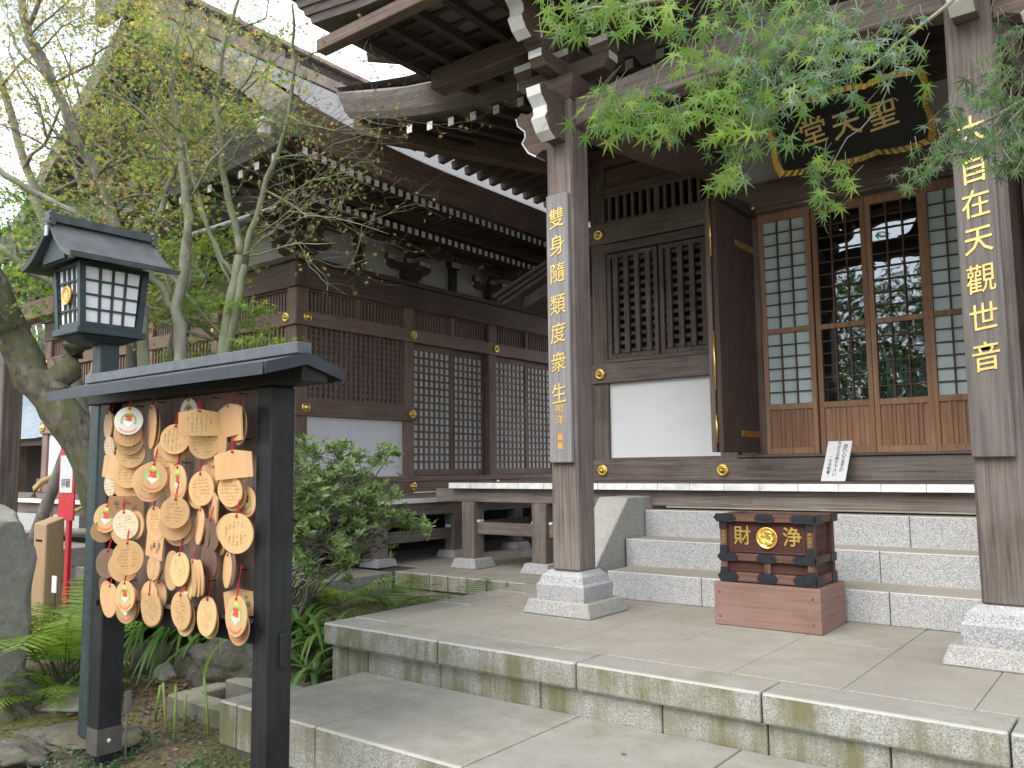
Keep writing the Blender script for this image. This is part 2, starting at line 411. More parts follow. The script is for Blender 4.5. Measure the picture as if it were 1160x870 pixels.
s.box(-4.2, 2.3, 2.79, 3.70, -0.1, 0.17, 1)
s.build('stone_step', [GR_PLAT, DARKJ], bevel=0.011, seg=2, kind='structure')
k = MB()
for a, c_ in ((-15.8, -12.0), (-12.0, -9.0), (-9, -6.05)): k.box(a + J, c_ - J, 4.3, 5.85, 0, 0.5, 0)
for i in range(7): k.box(-6.05 + i * .235 + J, -5.82 + i * .235, 5.87, 6.3, 0.36, 0.505, 0)
k.box(-6.05, -4.45, 5.9, 6.3, 0.0, 0.355, 0)
for i in range(14): k.box(-16 + i * 1.25 + J, -14.75 + i * 1.25 - J, 6.303, 7.6, 0, 0.503, 1)
for i in range(14): k.box(-16 + i * 1.25 + J, -14.75 + i * 1.25 - J, 7.606, 13, 0, 0.503, 1)
k.box(-16, -4.45, 6.0, 12.8, -0.1, 0.49, 2)
k.build('stone_terrace', [GR_PLAT, GR_TOP, DARKJ], bevel=0.005, kind='structure')
# kerb frame round the planting bed at the left end of the lower step
k = thing('kerb_frame', 'low weathered stone kerb around the planting bed left of the lower step', 'kerb', (-4.6, 3.1, 0))
m_ = MB(); m_.box(-5.05, -4.245, 2.93, 3.08, -0.05, 0.11)
m_.build('kerb_stone', GR_OLD, k, bevel=0.01)
m_ = MB(); m_.box(-5.05, -4.9, 3.084, 3.9, -0.05, 0.113)
m_.build('kerb_stone', GR_OLD, k, bevel=0.01)
m_ = MB(); m_.box(-4.896, -4.1, 3.24, 3.37, -0.05, 0.16)
m_.build('kerb_stone', GR_OLD, k, bevel=0.01)
# ------------------------------------------------------------ the near hall with porch (facade plane y = 7.66)
OX = -1.985
hall = thing('worship_hall', 'near wooden hall with pillared porch and honey coloured glass doors up granite steps', 'temple hall', (OX, 7.7, 0.505))
def hp(name, mb, mat, bevel=0.004, parent=None, label=None): return mb.build(name, mat, parent or hall, bevel=bevel, label=label)
def boss(cx, y, cz, parent, r=0.062, nrm='y', sgn=-1):
    fn = (lambda a, b_, h: (cx + a, y + sgn * h, cz + b_)) if nrm == 'y' else (lambda a, b_, h: (y + sgn * h, cx + a, cz + b_))
    m_ = MB(); m_.lathe([(r, 0), (r, .012), (r * .9, .02), (r * .62, .023), (r * .55, .018), (r * .45, .03), (r * .3, .048), (r * .08, .056)], fn, 20)
    return m_.build('boss', M_GOLD, parent)
WY = 7.66
# posts
for x in (-4.74, -3.31, -0.67, 0.76):
    m_ = MB(); m_.box(x - .09, x + .09, WY, WY + .18, 1.36, 4.9); hp('wall_post', m_, W_GREY['Z'], .008)
# bands: sill, mid rail, head rail, upper rails
def band(name, x0, x1, z0, z1, dy=0.03, mat=None): 
    m_ = MB(); m_.box(x0, x1, WY - dy, WY + .10, z0, z1); return hp(name, m_, mat or W_GREY['X'], .006)
sill = band('sill_beam', -4.9, 1.0, 1.36, 1.575, .035)
b2 = band('sill_ledge', -3.215, -0.765, 1.578, 1.603, .06)
mid = band('wall_rail', -4.86, -3.13, 2.395, 2.605, .03)
midr = band('wall_rail', -0.76, 1.0, 2.395, 2.605, .03)
head = band('head_rail', -4.9, 1.0, 3.915, 4.135, .035)
band('frame_strip', -4.65, -3.4, 3.81, 3.905, .012)
band('frame_strip', -4.65, -3.4, 2.61, 2.65, .012)
band('upper_rail', -4.65, -3.4, 4.47, 4.54, .01)
band('upper_board', -4.65, -3.4, 4.545, 4.76, -.03, W_BROWN['X'])
band('upper_beam', -4.9, 1.0, 4.78, 4.98, .045, W_BROWN['X'])
lint = band('door_lintel', -3.22, -0.76, 3.945, 4.2, .055, W_BROWN['X'])
for bx, bz in ((-4.711, 1.467), (-3.362, 1.46), (-4.719, 2.495), (-4.704, 4.02), (-3.371, 4.15), (-0.61, 1.46), (-0.6, 4.15)):
    boss(bx, WY - (.056 if bz > 4.1 else .036), bz, hall)
# plaster
m_ = MB(); m_.box(-4.65, -3.4, WY + .04, WY + .1, 1.60, 2.394); hp('plaster_panel', m_, M_PLASTER, 0)
m_ = MB(); m_.box(-0.58, 0.67, WY + .04, WY + .1, 1.60, 2.394); hp('plaster_panel', m_, M_PLASTER, 0)
m_ = MB(); m_.box(-4.65, -3.4, WY + .02, WY + .09, 1.575, 1.6); hp('panel_ledge', m_, W_GREY['X'], .003)
m_ = MB(); m_.box(-3.22, -0.76, WY + .05, WY + .12, 4.2, 4.78); hp('plaster_panel', m_, M_PLASTER2, 0)
# lattice window in the left bay
def lattice(x0, x1, z0, z1, parent):
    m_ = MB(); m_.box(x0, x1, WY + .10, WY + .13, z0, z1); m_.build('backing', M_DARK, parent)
    m_ = MB()
    xm = (x0 + x1) / 2
    for a, b_ in ((x0, xm - .012), (xm + .012, x1)):
        m_.box(a, a + .045, WY + .015, WY + .075, z0, z1); m_.box(b_ - .045, b_, WY + .015, WY + .075, z0, z1)
        m_.box(a + .045, b_ - .045, WY + .02, WY + .07, z0, z0 + .05); m_.box(a + .045, b_ - .045, WY + .02, WY + .07, z1 - .05, z1)
        n = 4
        for i in range(n):
            xx = a + .045 + (b_ - a - .09) * (i + .5) / n
            m_.box(xx - .028, xx + .028, WY + .005, WY + .045, z0 + .05, z1 - .05)
        k_ = 12
        for i in range(k_):
            zz = z0 + .08 + (z1 - z0 - .16) * i / (k_ - 1)
            m_.box(a + .045, b_ - .045, WY + .05, WY + .085, zz - .02, zz + .02)
    return m_
lw = lattice(-4.645, -3.405, 2.655, 3.80, hall); hp('lattice_window', lw, W_GREY['Z'], .003)
# transom above it: slats with glass behind
GLASS = bpy.data.materials.new('window_glass'); GLASS.use_nodes = True
t = GLASS.node_tree; t.nodes.remove(t.nodes['Principled BSDF'])
gl = node(t, 'ShaderNodeBsdfGlossy'); gl.inputs['Roughness'].default_value = 0.012; gl.inputs[0].default_value = (0.92, 0.95, 1, 1)
tr = node(t, 'ShaderNodeBsdfTransparent'); tr.inputs[0].default_value = (0.62, 0.68, 0.7, 1)
fr = node(t, 'ShaderNodeFresnel'); fr.inputs[0].default_value = 2.3
nb = noise(t, 2.3, 2); bn = node(t, 'ShaderNodeBump'); bn.inputs['Strength'].default_value = 0.05; bn.inputs['Distance'].default_value = 0.05
t.links.new(nb, bn.inputs['Height']); t.links.new(bn.outputs[0], gl.inputs['Normal'])
ms = node(t, 'ShaderNodeMixShader'); t.links.new(fr.outputs[0], ms.inputs[0]); t.links.new(tr.outputs[0], ms.inputs[1]); t.links.new(gl.outputs[0], ms.inputs[2])
t.links.new(ms.outputs[0], t.nodes['Material Output'].inputs[0])
m_ = MB()
for i in range(13):
    xx = -4.60 + 1.15 * i / 12
    wd = .03 if i == 6 else .017
    m_.box(xx - wd, xx + wd, WY + .02, WY + .06, 4.175, 4.44)
m_.box(-4.65, -3.4, WY + .015, WY + .065, 4.44, 4.468); m_.box(-4.65, -3.4, WY + .015, WY + .065, 4.137, 4.175)
trn = hp('transom', m_, W_GREY['Z'], .002)
m_ = MB(); m_.box(-4.65, -3.4, WY + .075, WY + .082, 4.14, 4.465); m_.build('pane', GLASS, trn)
W_BAR = wood('glazing_bar_wood', (.075, .042, .028), (.17, .10, .065), 'X', cracks=False)
# doors: four sliding panels
DY = WY + .05
xs_ = [-2.955, -2.465, -1.985, -1.505, -1.015]
for i in range(4):
    x0, x1 = xs_[i], xs_[i + 1]; outer = i in (0, 3)
    y = DY + (.0 if outer else .045)
    st = .045
    m_ = MB()
    m_.box(x0 + .002, x0 + st, y, y + .038, 1.605, 3.93); m_.box(x1 - st, x1 - .002, y, y + .038, 1.605, 3.93)
    for z0, z1 in ((1.605, 1.665), (2.02, 2.075), (2.742, 2.79), (3.83, 3.93)): m_.box(x0 + st, x1 - st, y + .002, y + .036, z0, z1)
    d = hp('sliding_door', m_, W_DOOR['Z'], .003)
    m_ = MB()
    for px_ in range(1, 3):
        xx = x0 + st + (x1 - x0 - 2 * st) * px_ / 3
        m_.box(xx - .0055, xx + .0055, y + .006, y + .03, 2.075, 2.742); m_.box(xx - .0055, xx + .0055, y + .006, y + .03, 2.79, 3.83)
    for za, zb, n in ((2.075, 2.742, 6), (2.79, 3.83, 9)):
        for q in range(1, n):
            zz = za + (zb - za) * q / n; m_.box(x0 + st, x1 - st, y + .008, y + .028, zz - .0045, zz + .0045)
    hp('glazing_bars', m_, W_BAR, 0, d)
    m_ = MB(); m_.box(x0 + st, x1 - st, y + .031, y + .035, 2.075, 2.742); m_.box(x0 + st, x1 - st, y + .031, y + .035, 2.79, 3.83)
    hp('glass', m_, M_PANE if outer else GLASS, 0, d)
    m_ = MB(); m_.box(x0 + st, x1 - st, y + .02, y + .032, 1.665, 2.02)
    for f_ in (.2, .3, .46, .56, .74, .84):
        xx = x0 + st + (x1 - x0 - 2 * st) * f_; m_.box(xx - .012, xx + .012, y + .006, y + .02, 1.665, 2.02)
    hp('lower_panel', m_, W_DOOR['Z'], .003, d)
for x0, x1 in ((-3.215, -2.957), (-1.013, -0.765)):
    m_ = MB(); m_.box(x0, x1, WY + .06, WY + .12, 1.603, 3.945); hp('door_jamb', m_, W_BROWN['Z'], .004)
m_ = MB(); m_.box(-2.99, -0.98, WY + .0, WY + .14, 3.932, 3.945); hp('door_track', m_, W_DOOR['X'], .002)
# opened folding door leaves, hinged at the jambs, standing straight out
for sx, hx in ((1, -2.985), (-1, -0.985)):
    m_ = MB(); m_.box(hx - .045 if sx > 0 else hx, hx if sx > 0 else hx + .045, 6.80, 7.64, 1.622, 3.86)
    d = hp('folding_door', m_, W_LEAF['Z'], .004)
    o_ = hx - .105 if sx > 0 else hx + .06
    m_ = MB(); m_.box(o_, o_ + .045, 6.79, 7.6, 1.622, 3.88); hp('door_leaf', m_, W_BROWN['Z'], .004, d)
    m_ = MB()
    cx = hx - .0525 if sx > 0 else hx + .0525
    for z0, z1 in ((2.15, 2.68), (3.35, 3.8), (1.7, 1.95)): m_.tube([(cx, 6.79, z0), (cx, 6.79, z1)], .009, 8)
    hp('hinge', m_, M_GOLD, 0, d)
    fx = hx + .002 * sx
    for z in (3.55, 1.79):
        m_ = MB(); m_.box(min(fx, fx + .006 * sx), max(fx, fx + .006 * sx), 7.2, 7.63, z - .03, z + .03)
        hp('metal_strap', m_, M_BRASS, .002, d)
    m_ = MB(); m_.prism([(6.83, 0), (7.62, 0), (7.62, .1), (7.3, .1), (7.0, .06), (6.84, .05)], lambda u, v, q: (q, u, 3.862 + v), hx - .07, hx + .05)
    hp('pivot_block', m_, W_DARK['Y'], .004, d)
    m_ = MB(); m_.lathe([(.02, 0), (.025, .02), (.01, .035)], lambda a, b_, h: (hx + .051 + h, 7.5 + a, 3.93 + b_), 10); hp('pivot_cap', m_, M_GOLD, 0, d)
# placards standing inside the clear doors
for i, (x, z, txt) in enumerate(((-2.36, 2.08, '大\n祈\n願'), (-2.17, 2.08, '厄\n除'), (-1.83, 2.08, '川\n住'), (-1.68, 2.08, '玉\n健'), (-1.55, 2.08, '身\n体\n健'))):
    d = thing('placard', ['white written placard behind the second door from the left, nearest its left edge', 'white written placard behind the second door from the left, toward its right edge',
        'white written placard behind the third door from the left, at its left edge', 'white written placard behind the third door from the left, in the middle of its three',
        'white written placard behind the third door from the left, at its right edge'][i], 'placard', (x, 7.86, z), 'white placards standing behind the clear glass doors')
    hgt = .26 + .05 * (i % 3)
    m_ = MB(); m_.box(x - .068, x + .068, 7.86, 7.868, z - .4, z + hgt); m_.build('card', M_PAPER, d)
    m_ = MB(); m_.text(txt, .10, lambda a, b_, c_: (x + a, 7.857 - c_, z + hgt * .5 + b_), .002, .01); m_.build('lettering', M_INK, d)
    m_ = MB(); m_.text('奉', .06, lambda a, b_, c_: (x + a, 7.857 - c_, z + hgt - .03 + b_), .002, .01); m_.build('red_mark', M_REDP, d)
# dark room behind
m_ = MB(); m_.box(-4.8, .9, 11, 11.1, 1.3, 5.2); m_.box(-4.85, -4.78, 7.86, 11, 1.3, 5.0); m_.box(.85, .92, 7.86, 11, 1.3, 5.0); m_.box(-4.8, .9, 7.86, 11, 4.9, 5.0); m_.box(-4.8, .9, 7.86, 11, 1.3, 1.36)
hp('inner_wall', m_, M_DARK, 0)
# outer left wall of the hall
m_ = MB(); m_.box(-4.86, -4.852, 7.86, 11, 1.36, 4.95); hp('side_wall', m_, W_BROWN['Z'], 0)
# ---- deck (white painted board ends along its front edge)
m_ = MB()
x = -5.83
while x < 2.0:
    m_.box(x + .0015, x + .2985, 6.424, 7.64, 1.30, 1.36, 0); m_.box(x + .0015, x + .2985, 6.42, 6.424, 1.302, 1.358, 1); x += .3
m_.box(-5.83, -4.85, 7.642, 11, 1.30, 1.36, 0)
hp('deck', m_, [W_GREY['Y'], plain('board_end_white', (0.7, 0.7, 0.68), 0.8, var=.18, scale=9)], .002)
m_ = MB(); m_.box(-6.08, 2.0, 6.50, 6.64, 1.165, 1.298); hp('deck_beam', m_, W_GREY['X'], .004)
m_ = MB(); m_.box(-5.70, -5.56, 6.645, 11, 1.165, 1.298); hp('deck_beam', m_, W_GREY['Y'], .004)
for x, y in [(-5.63, 6.57), (-4.74, 6.57), (-3.62, 6.57), (-5.63, 7.75), (-4.74, 7.75), (-5.63, 9.0), (-5.63, 10.2), (-0.3, 6.57), (.9, 6.57)]:
    m_ = MB(); m_.box(x - .082, x + .082, y - .082, y + .082, .60, 1.163); dp = hp('deck_post', m_, W_GREY['Z'], .006)
    m_ = MB(); m_.frustum(x, y, .505, .60, .17, .17, .135, .135); m_.build('base_stone', GR_BASE, dp, bevel=.006)
for a, b_ in ((-5.548, -4.822), (-4.658, -3.70)):
    m_ = MB(); m_.box(a, b_, 6.54, 6.60, .842, .962); hp('deck_rail', m_, W_GREY['X'], .004)
    for q in (a + .02, b_ - .02):
        m_ = MB(); m_.box(q - .018, q + .018, 6.535, 6.6, .964, .985); hp('wedge', m_, M_WHITE, 0)
for a, b_ in ((6.652, 7.668), (7.832, 8.918)):
    m_ = MB(); m_.box(-5.66, -5.60, a, b_, .842, .962); hp('deck_rail', m_, W_GREY['Y'], .004)
# ---- stairs and cheek
for i, (y0, z0, z1, js) in enumerate(((5.61, .505, .71, [-3.45, -2.67, -1.41, -.3]), (6.02, .7, .92, [-3.52, -1.56, -.3]), (6.365, .92, 1.137, [-3.53, -1.44, -.3]))):
    m_ = MB()
    for a, c_ in zip(js[:-1], js[1:]): m_.box(a + .002, c_ - .002, y0, 6.8, z0 - .1 if i else z0, z1)
    m_.build('granite_step', GR_STEP, hall, bevel=.007, seg=2)
m_ = MB()
m_.prism([(5.58, .505), (6.78, .505), (6.78, 1.25), (6.1, 1.25), (5.57, .72)], lambda u, v, q: (q, u, v), -3.82, -3.535)
m_.build('stair_cheek', GR_CHEEK, hall, bevel=.008)
# ---- porch columns
for x in (-3.27, -0.66):
    cx, cy = x, 4.89
    m_ = MB(); m_.box(cx - .11, cx + .11, cy - .11, cy + .11, .80, 4.13); pc = hp('porch_column', m_, W_GREY['Z'], .014)
    m_ = MB(); ox = -3.31 if x < -2 else -.672; oy = 4.955 if x < -2 else 4.93
    m_.frustum(ox, oy, .505, .602, .278, .255, .245, .225); m_.build('plinth_stone', GR_CHEEK if x < -2 else GR_CHEEK, pc, bevel=.008)
    m_ = MB()
    prof = [(.19, .602), (.195, .705), (.18, .722), (.165, .765), (.135, .79), (.125, .802)]
    n0 = len(prof)
    cxx, cyy = (ox + cx) / 2, (oy + cy) / 2
    for (r, z), (r2, z2) in zip(prof[:-1], prof[1:]):
        m_.frustum(cxx, cyy, z, z2, r, r * .96, r2, r2 * .96)
    m_.build('column_base', GR_BASE, pc)
    m_ = MB(); m_.frustum(cx, cy, 4.131, 4.20, .10, .10, .16, .16); m_.box(cx - .16, cx + .16, cy - .16, cy + .16, 4.20, 4.29); hp('capital_block', m_, W_BROWN['X'], .006, pc)
# tie beam with arched underside
def tie(mat):
    m_ = MB(); pts = []
    n = 18; x0, x1 = -3.16, -0.77
    for i in range(n + 1):
        u = i / n; pts.append((x0 + (x1 - x0) * u, 3.93 + .055 * math.sin(PI * u) ** .5))
    for i in range(n, -1, -1):
        u = i / n; pts.append((x0 + (x1 - x0) * u, 4.135 + .075 * math.sin(PI * u)))
    m_.prism(pts, lambda u, v, q: (u, q, v), 4.83, 4.99); return m_
hp('tie_beam', tie(0), W_GREY['X'], .01)
def kibana(cx, cy, z, length, ax, sg, s_=1.0):   # curved nosing with white painted end
    prof = [(0, -.17), (.02, .16), (.13, .17), (.20, .15), (.26, .18), (.30, .15), (.285, .09), (.22, .03), (.215, -.02), (.245, -.06), (.19, -.14), (.12, -.185), (.06, -.16)]
    m_ = MB(); f = (lambda u, v, q: (cx + sg * u * s_ * length, cy + q, z + v * s_)) if ax == 'x' else (lambda u, v, q: (cx + q, cy + sg * u * s_ * length, z + v * s_))
    m_.prism(prof, f, -.062, .062, 0)
    e = MB(); ed = prof[5:12]
    rows = []
    for q in (-.058, .058):
        rows.append([f(u + .006, v, q) for u, v in ed])
    e.grid(rows, 0, False)
    rows2 = [[f(u + .006, v, -.058) for u, v in ed], [f(u - .03, v, -.058) for u, v in ed]]
    return m_, e
for cx in (-3.27, -0.66):
    for ax, sg in (('y', -1), ('x', -1 if cx < -2 else 1)):
        px_, py_ = (cx, 4.78) if ax == 'y' else (cx + sg * .11, 4.89)
        m_, e = kibana(px_, py_, 3.98, 1.0, ax, sg)
        kb = hp('beam_nosing', m_, W_BROWN['X'], .004)
        s_ = e.build('white_edge', M_WHITE, kb); sd = s_.modifiers.new('thick', 'SOLIDIFY'); sd.thickness = .012
# brackets over the columns
def arm(name, cx, cy, z0, z1, lx, ly, wx=.06):
    a = hp(name, MB().prism([(-lx if lx else -ly, z1), (-(lx or ly), z0 + (z1 - z0) * .55), (-(lx or ly) + .05, z0 + .01), (-.12, z0), (.12, z0), ((lx or ly) - .05, z0 + .01), ((lx or ly), z0 + (z1 - z0) * .55), ((lx or ly), z1)],
            (lambda u, v, q: (cx + u, cy + q, v)) if lx else (lambda u, v, q: (cx + q, cy + u, v)), -wx, wx), W_BROWN['X' if lx else 'Y'], .004)
    for s in (-1, 1):
        m_ = MB(); L = (lx or ly) + .001
        if lx: m_.box(*sorted((cx + s * L, cx + s * (L + .004))), cy - wx * .92, cy + wx * .92, z0 + (z1 - z0) * .5, z1 - .004)
        else: m_.box(cx - wx * .92, cx + wx * .92, *sorted((cy + s * L, cy + s * (L + .004))), z0 + (z1 - z0) * .5, z1 - .004)
        m_.build('white_end', M_WHITE, a)
def masu(cx, cy, z, r=.085):
    m_ = MB(); m_.frustum(cx, cy, z, z + .05, r * .68, r * .68, r, r); m_.box(cx - r, cx + r, cy - r, cy + r, z + .05, z + .11)
    o = hp('bearing_block', m_, W_BROWN['X'], .003)
    e = MB(); e.box(cx - r * .93, cx + r * .93, cy - r - .004, cy - r - .001, z + .055, z + .105); e.build('white_end', M_WHITE, o)
for cx in (-3.27, -0.66):
    arm('bracket_arm', cx, 4.89, 4.29, 4.41, .40, 0); arm('bracket_arm', cx, 4.89, 4.29, 4.41, 0, .38)
    for dx in (-.33, 0, .33): masu(cx + dx, 4.89, 4.411)
    masu(cx, 4.58, 4.411)
    # long projecting arm with white scrolled end
    m_, e = kibana(cx, 4.5, 4.60, 1.0, 'y', -1, .9); kb = hp('bracket_nosing', m_, W_BROWN['Y'], .004)
    s_ = e.build('white_edge', M_WHITE, kb); s_.modifiers.new('thick', 'SOLIDIFY').thickness = .012
    m_ = MB(); m_.box(cx - .055, cx + .055, 4.48, 7.6, 4.525, 4.60) ; hp('tail_beam', m_, W_BROWN['Y'], .004)
# frog-leg strut, carved
m_ = MB()
pts = [(-.42, 4.205), (-.36, 4.25), (-.30, 4.235), (-.25, 4.26), (-.2, 4.33), (-.17, 4.42), (-.12, 4.5), (.12, 4.5), (.17, 4.42), (.2, 4.33), (.25, 4.26), (.3, 4.235), (.36, 4.25), (.42, 4.205)]
m_.prism(pts, lambda u, v, q: (OX + .02 + u, q, v), 4.87, 4.94)
for k_ in range(16):
    a0 = rng.uniform(0, 6.28); u0 = rng.uniform(-.17, .17); v0 = rng.uniform(4.27, 4.44); r0 = rng.uniform(.02, .045)
    m_.tube([(OX + .02 + u0 + r0 * (1 - i / 9) * math.cos(a0 + i * .7), 4.865, v0 + r0 * (1 - i / 9) * math.sin(a0 + i * .7)) for i in range(9)], [.011] * 8 + [.006], 6)
hp('carved_strut', m_, W_GREY['X'], .003)
m_ = MB(); m_.box(OX - .18, OX + .22, 4.83, 4.99, 4.505, 4.535); hp('strut_block', m_, W_BROWN['X'], .003)
# eave purlin over the brackets
m_ = MB(); m_.box(-4.55, 2.2, 4.80, 4.98, 4.605, 4.77); hp('eave_purlin', m_, W_BROWN['X'], .01)
# side tie beams back to the hall
for cx in (-3.27, -0.66):
    m_ = MB(); m_.prism([(5.0, 3.95), (6.3, 4.1), (7.62, 4.3), (7.62, 4.5), (6.3, 4.36), (5.0, 4.13)], lambda u, v, q: (q, u, v), cx - .07, cx + .07); hp('tie_beam', m_, W_BROWN['Y'], .006)
# ---- porch roof
def zr(y): return 4.79 + (.0 if y < 4.9 else .13 * (y - 4.9))
for i in range(24):
    x = -4.62 + .29 * i
    m_ = MB()
    for a, b_ in ((4.02, 4.9), (4.9, 7.5)): m_.beam((x, a, zr(a) - .003), (x, b_, zr(b_) - .003), .065, .07)
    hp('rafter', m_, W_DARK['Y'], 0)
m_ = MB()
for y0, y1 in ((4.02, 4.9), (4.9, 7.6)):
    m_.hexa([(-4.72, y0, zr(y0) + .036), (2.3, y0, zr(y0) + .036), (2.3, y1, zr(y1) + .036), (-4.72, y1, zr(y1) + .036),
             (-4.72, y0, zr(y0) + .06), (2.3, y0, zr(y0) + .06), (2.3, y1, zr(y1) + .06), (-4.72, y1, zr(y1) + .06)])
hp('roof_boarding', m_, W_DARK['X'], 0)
# cross battens across the rafters' back, as in a coffered soffit
m_ = MB()
for y in (4.25, 4.45, 4.65): m_.box(-4.7, 2.3, y - .02, y + .02, zr(y) + .01, zr(y) + .035)
hp('soffit_batten', m_, W_DARK['X'], 0)
m_ = MB(); m_.box(-4.93, 2.3, 3.93, 4.03, 4.70, 4.80); hp('eave_board', m_, W_BROWN['X'], .006)
m_ = MB()     # layered shingle edge, each course a little further out, ends cut square to the corner
for q in range(6):
    lift = lambda x: .05 * max(0, (-3.4 - x)) ** 2
    z0 = 4.803 + q * .055; yy = 3.90 - .035 * q; xx = -4.95 - .04 * q
    n = 14; top = []; 
    for i in range(n):
        xa = xx + (2.3 - xx) * i / n; xb = xx + (2.3 - xx) * (i + 1) / n
        la, lb = lift(xa), lift(xb)
        m_.hexa([(xa, yy, z0 + la), (xb, yy, z0 + lb), (xb, 4.6, z0 + lb), (xa, 4.6, z0 + la), (xa, yy - .02, z0 + la + .053), (xb, yy - .02, z0 + lb + .053), (xb, 4.6, z0 + lb + .053), (xa, 4.6, z0 + la + .053)])
hp('eave_edge', m_, W_EDGE['X'], 0)
m_ = MB()     # verge and roof slope
rows = []
for i in range(9):
    y = 4.6 + 4.2 * i / 8
    rows.append([(x, y, 5.13 + .33 * (y - 4.6) + .05 * max(0, (-3.4 - x)) ** 2) for x in (-5.15, -4.4, -3.4, 0, 2.3)])
m_.grid(rows)
rs = hp('roof_slope', m_, W_EDGE['Y'], 0); rs.modifiers.new('t', 'SOLIDIFY').thickness = .3
# ---- main roof of the near hall: front and side eaves with an upturned corner
def sori(s, L=2.3, h=.36): return h * max(0, 1 - s / L) ** 2
EX, EY, EZ = -6.45, 5.41, 5.0
m_ = MB()
sec = [(.30, -.30), (.10, -.26), (.06, -.19), (.04, -.125), (.015, -.06), (0, 0), (.5, .16), (1.1, .45), (1.8, .9), (2.6, 1.5), (3.4, 2.25), (4.4, 3.3)]
rows = []
for d, h in sec:
    row = []
    for i in range(33):
        u = (i / 32) ** 1.6; xx = EX + min(d, 2.2) + (2.5 - EX - min(d, 2.2)) * u
        row.append((xx, EY + d, EZ + h + sori(xx - EX - min(d, 2.2)) * max(.2, 1 - d / 3)))
    rows.append(row)
m_.grid(rows, 0, False)
hp('roof', m_, W_EDGE['X'], 0)
m_ = MB(); rows = []
for d, h in sec:
    row = []
    for i in range(25):
        u = (i / 24) ** 1.4; yy = EY + min(d, 2.2) + (13 - EY - min(d, 2.2)) * u
        row.append((EX + d, yy, EZ + .38 + h + sori(yy - EY - min(d, 2.2), 2.3, .03)))
    rows.append(row)
m_.grid(rows, 0, False)
hp('roof', m_, W_EDGE['Y'], 0)
for i in range(15):        # front flying rafters with white ends
    x = -5.55 + .27 * i; z = EZ - .33 + sori(x - EX) * .85
    m_ = MB(); m_.beam((x, EY + .16, z), (x, 7.6, z + .32), .075, .085); r_ = hp('rafter', m_, W_DARK['Y'], 0)
    m_ = MB(); m_.box(x - .034, x + .034, EY + .152, EY + .157, z - .04, z + .036); m_.build('white_end', M_WHITE, r_)
for i in range(30):        # side rafters
    y = 5.95 + .23 * i; z = EZ + .03 + sori(y - EY) * .3
    m_ = MB(); m_.beam((EX + .1, y, z), (-4.9, y, z + .22), .08, .09); hp('rafter', m_, W_BROWN['X'], 0)
m_ = MB(); m_.beam((EX + .12, EY + .12, EZ + .0), (-4.8, 7.66 - .1, EZ - .25), .15, .2); hp('hip_rafter', m_, W_BROWN['X'], .006)
m_ = MB(); rows = [[(EX + .25, EY + .3, EZ + .2), (EX + .25, 7, EZ + .12), (EX + .25, 13, EZ + .12)], [(-4.7, EY + 1.8, EZ + .34), (-4.7, 7.7, EZ + .34), (-4.7, 13, EZ + .34)]]
m_.grid(rows, 0, False)
rows = [[(EX + .2, EY + .25, EZ), (-4.5, EY + .25, EZ - .28), (2.4, EY + .25, EZ - .28)], [(EX + 1.8, 7.7, EZ + .25), (-4.5, 7.7, EZ + .1), (2.4, 7.7, EZ + .1)]]
m_.grid(rows, 0, False)
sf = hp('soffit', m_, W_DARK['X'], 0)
m_ = MB(); m_.box(-4.95, 1.1, WY - .02, WY + .2, 4.985, 5.12); m_.box(-4.86, -4.66, 7.9, 13, 4.97, 5.12); hp('wall_plate', m_, W_BROWN['X'], .004)

# ------------------------------------------------------------ loose things of the near hall
def plaque(name, label, x0, x1, y, z0, z1, chars, zs, size, small, mat=None):
    d = thing(name, label, 'plaque', ((x0 + x1) / 2, y, z0))
    m_ = MB(); m_.box(x0, x1, y, y + .036, z0, z1); m_.build('board', mat or W_PLQ, d, bevel=.005)
    cx = (x0 + x1) / 2; m_ = MB()
    for ch, z in zip(chars, zs):
        m_.text(ch, size, lambda a, b_, c_: (cx + a * .92, y - .001 - max(0, c_), z + b_ * 1.05), .004, .003, slant=.12)
    m_.build('lettering', M_GOLDP, d)
    if small:
        m_ = MB(); m_.text('鳴\n洋', .075, lambda a, b_, c_: (cx + a, y - .001 - max(0, c_), z0 + .325 + b_), .003, .0); m_.build('signature', M_GOLDP, d)
        m_ = MB()
        for zz in (.175, .115): m_.box(cx - .02, cx + .02, y - .002, y + .001, z0 + zz - .021, z0 + zz + .021)
        m_.build('seal', M_SEAL, d)
W_PLQ = wood('silvered_plaque_wood', (0.13, 0.122, 0.122), (0.24, 0.228, 0.228), 'Z', cracks=False)
M_SEAL = plain('orange_seal', (0.6, 0.27, 0.04), 0.6)
plaque('column_plaque', 'long grey wooden plaque with seven gold characters on the left porch column', -3.362, -3.178, 4.742, 1.535, 3.43, '雙身隨類度衆生',
       [3.245, 3.05, 2.85, 2.625, 2.425, 2.22, 2.0], .145, True)
plaque('column_plaque', 'grey wooden plaque with bold gold characters on the right porch column behind maple leaves', -.765, -.575, 4.742, 1.53, 3.43, '大自在天觀世音',
       [3.20, 2.99, 2.81, 2.622, 2.42, 2.222, 2.022], .15, False, wood('dark_plaque_wood', (.075, .066, .06), (.165, .15, .138), 'Z', cracks=False))
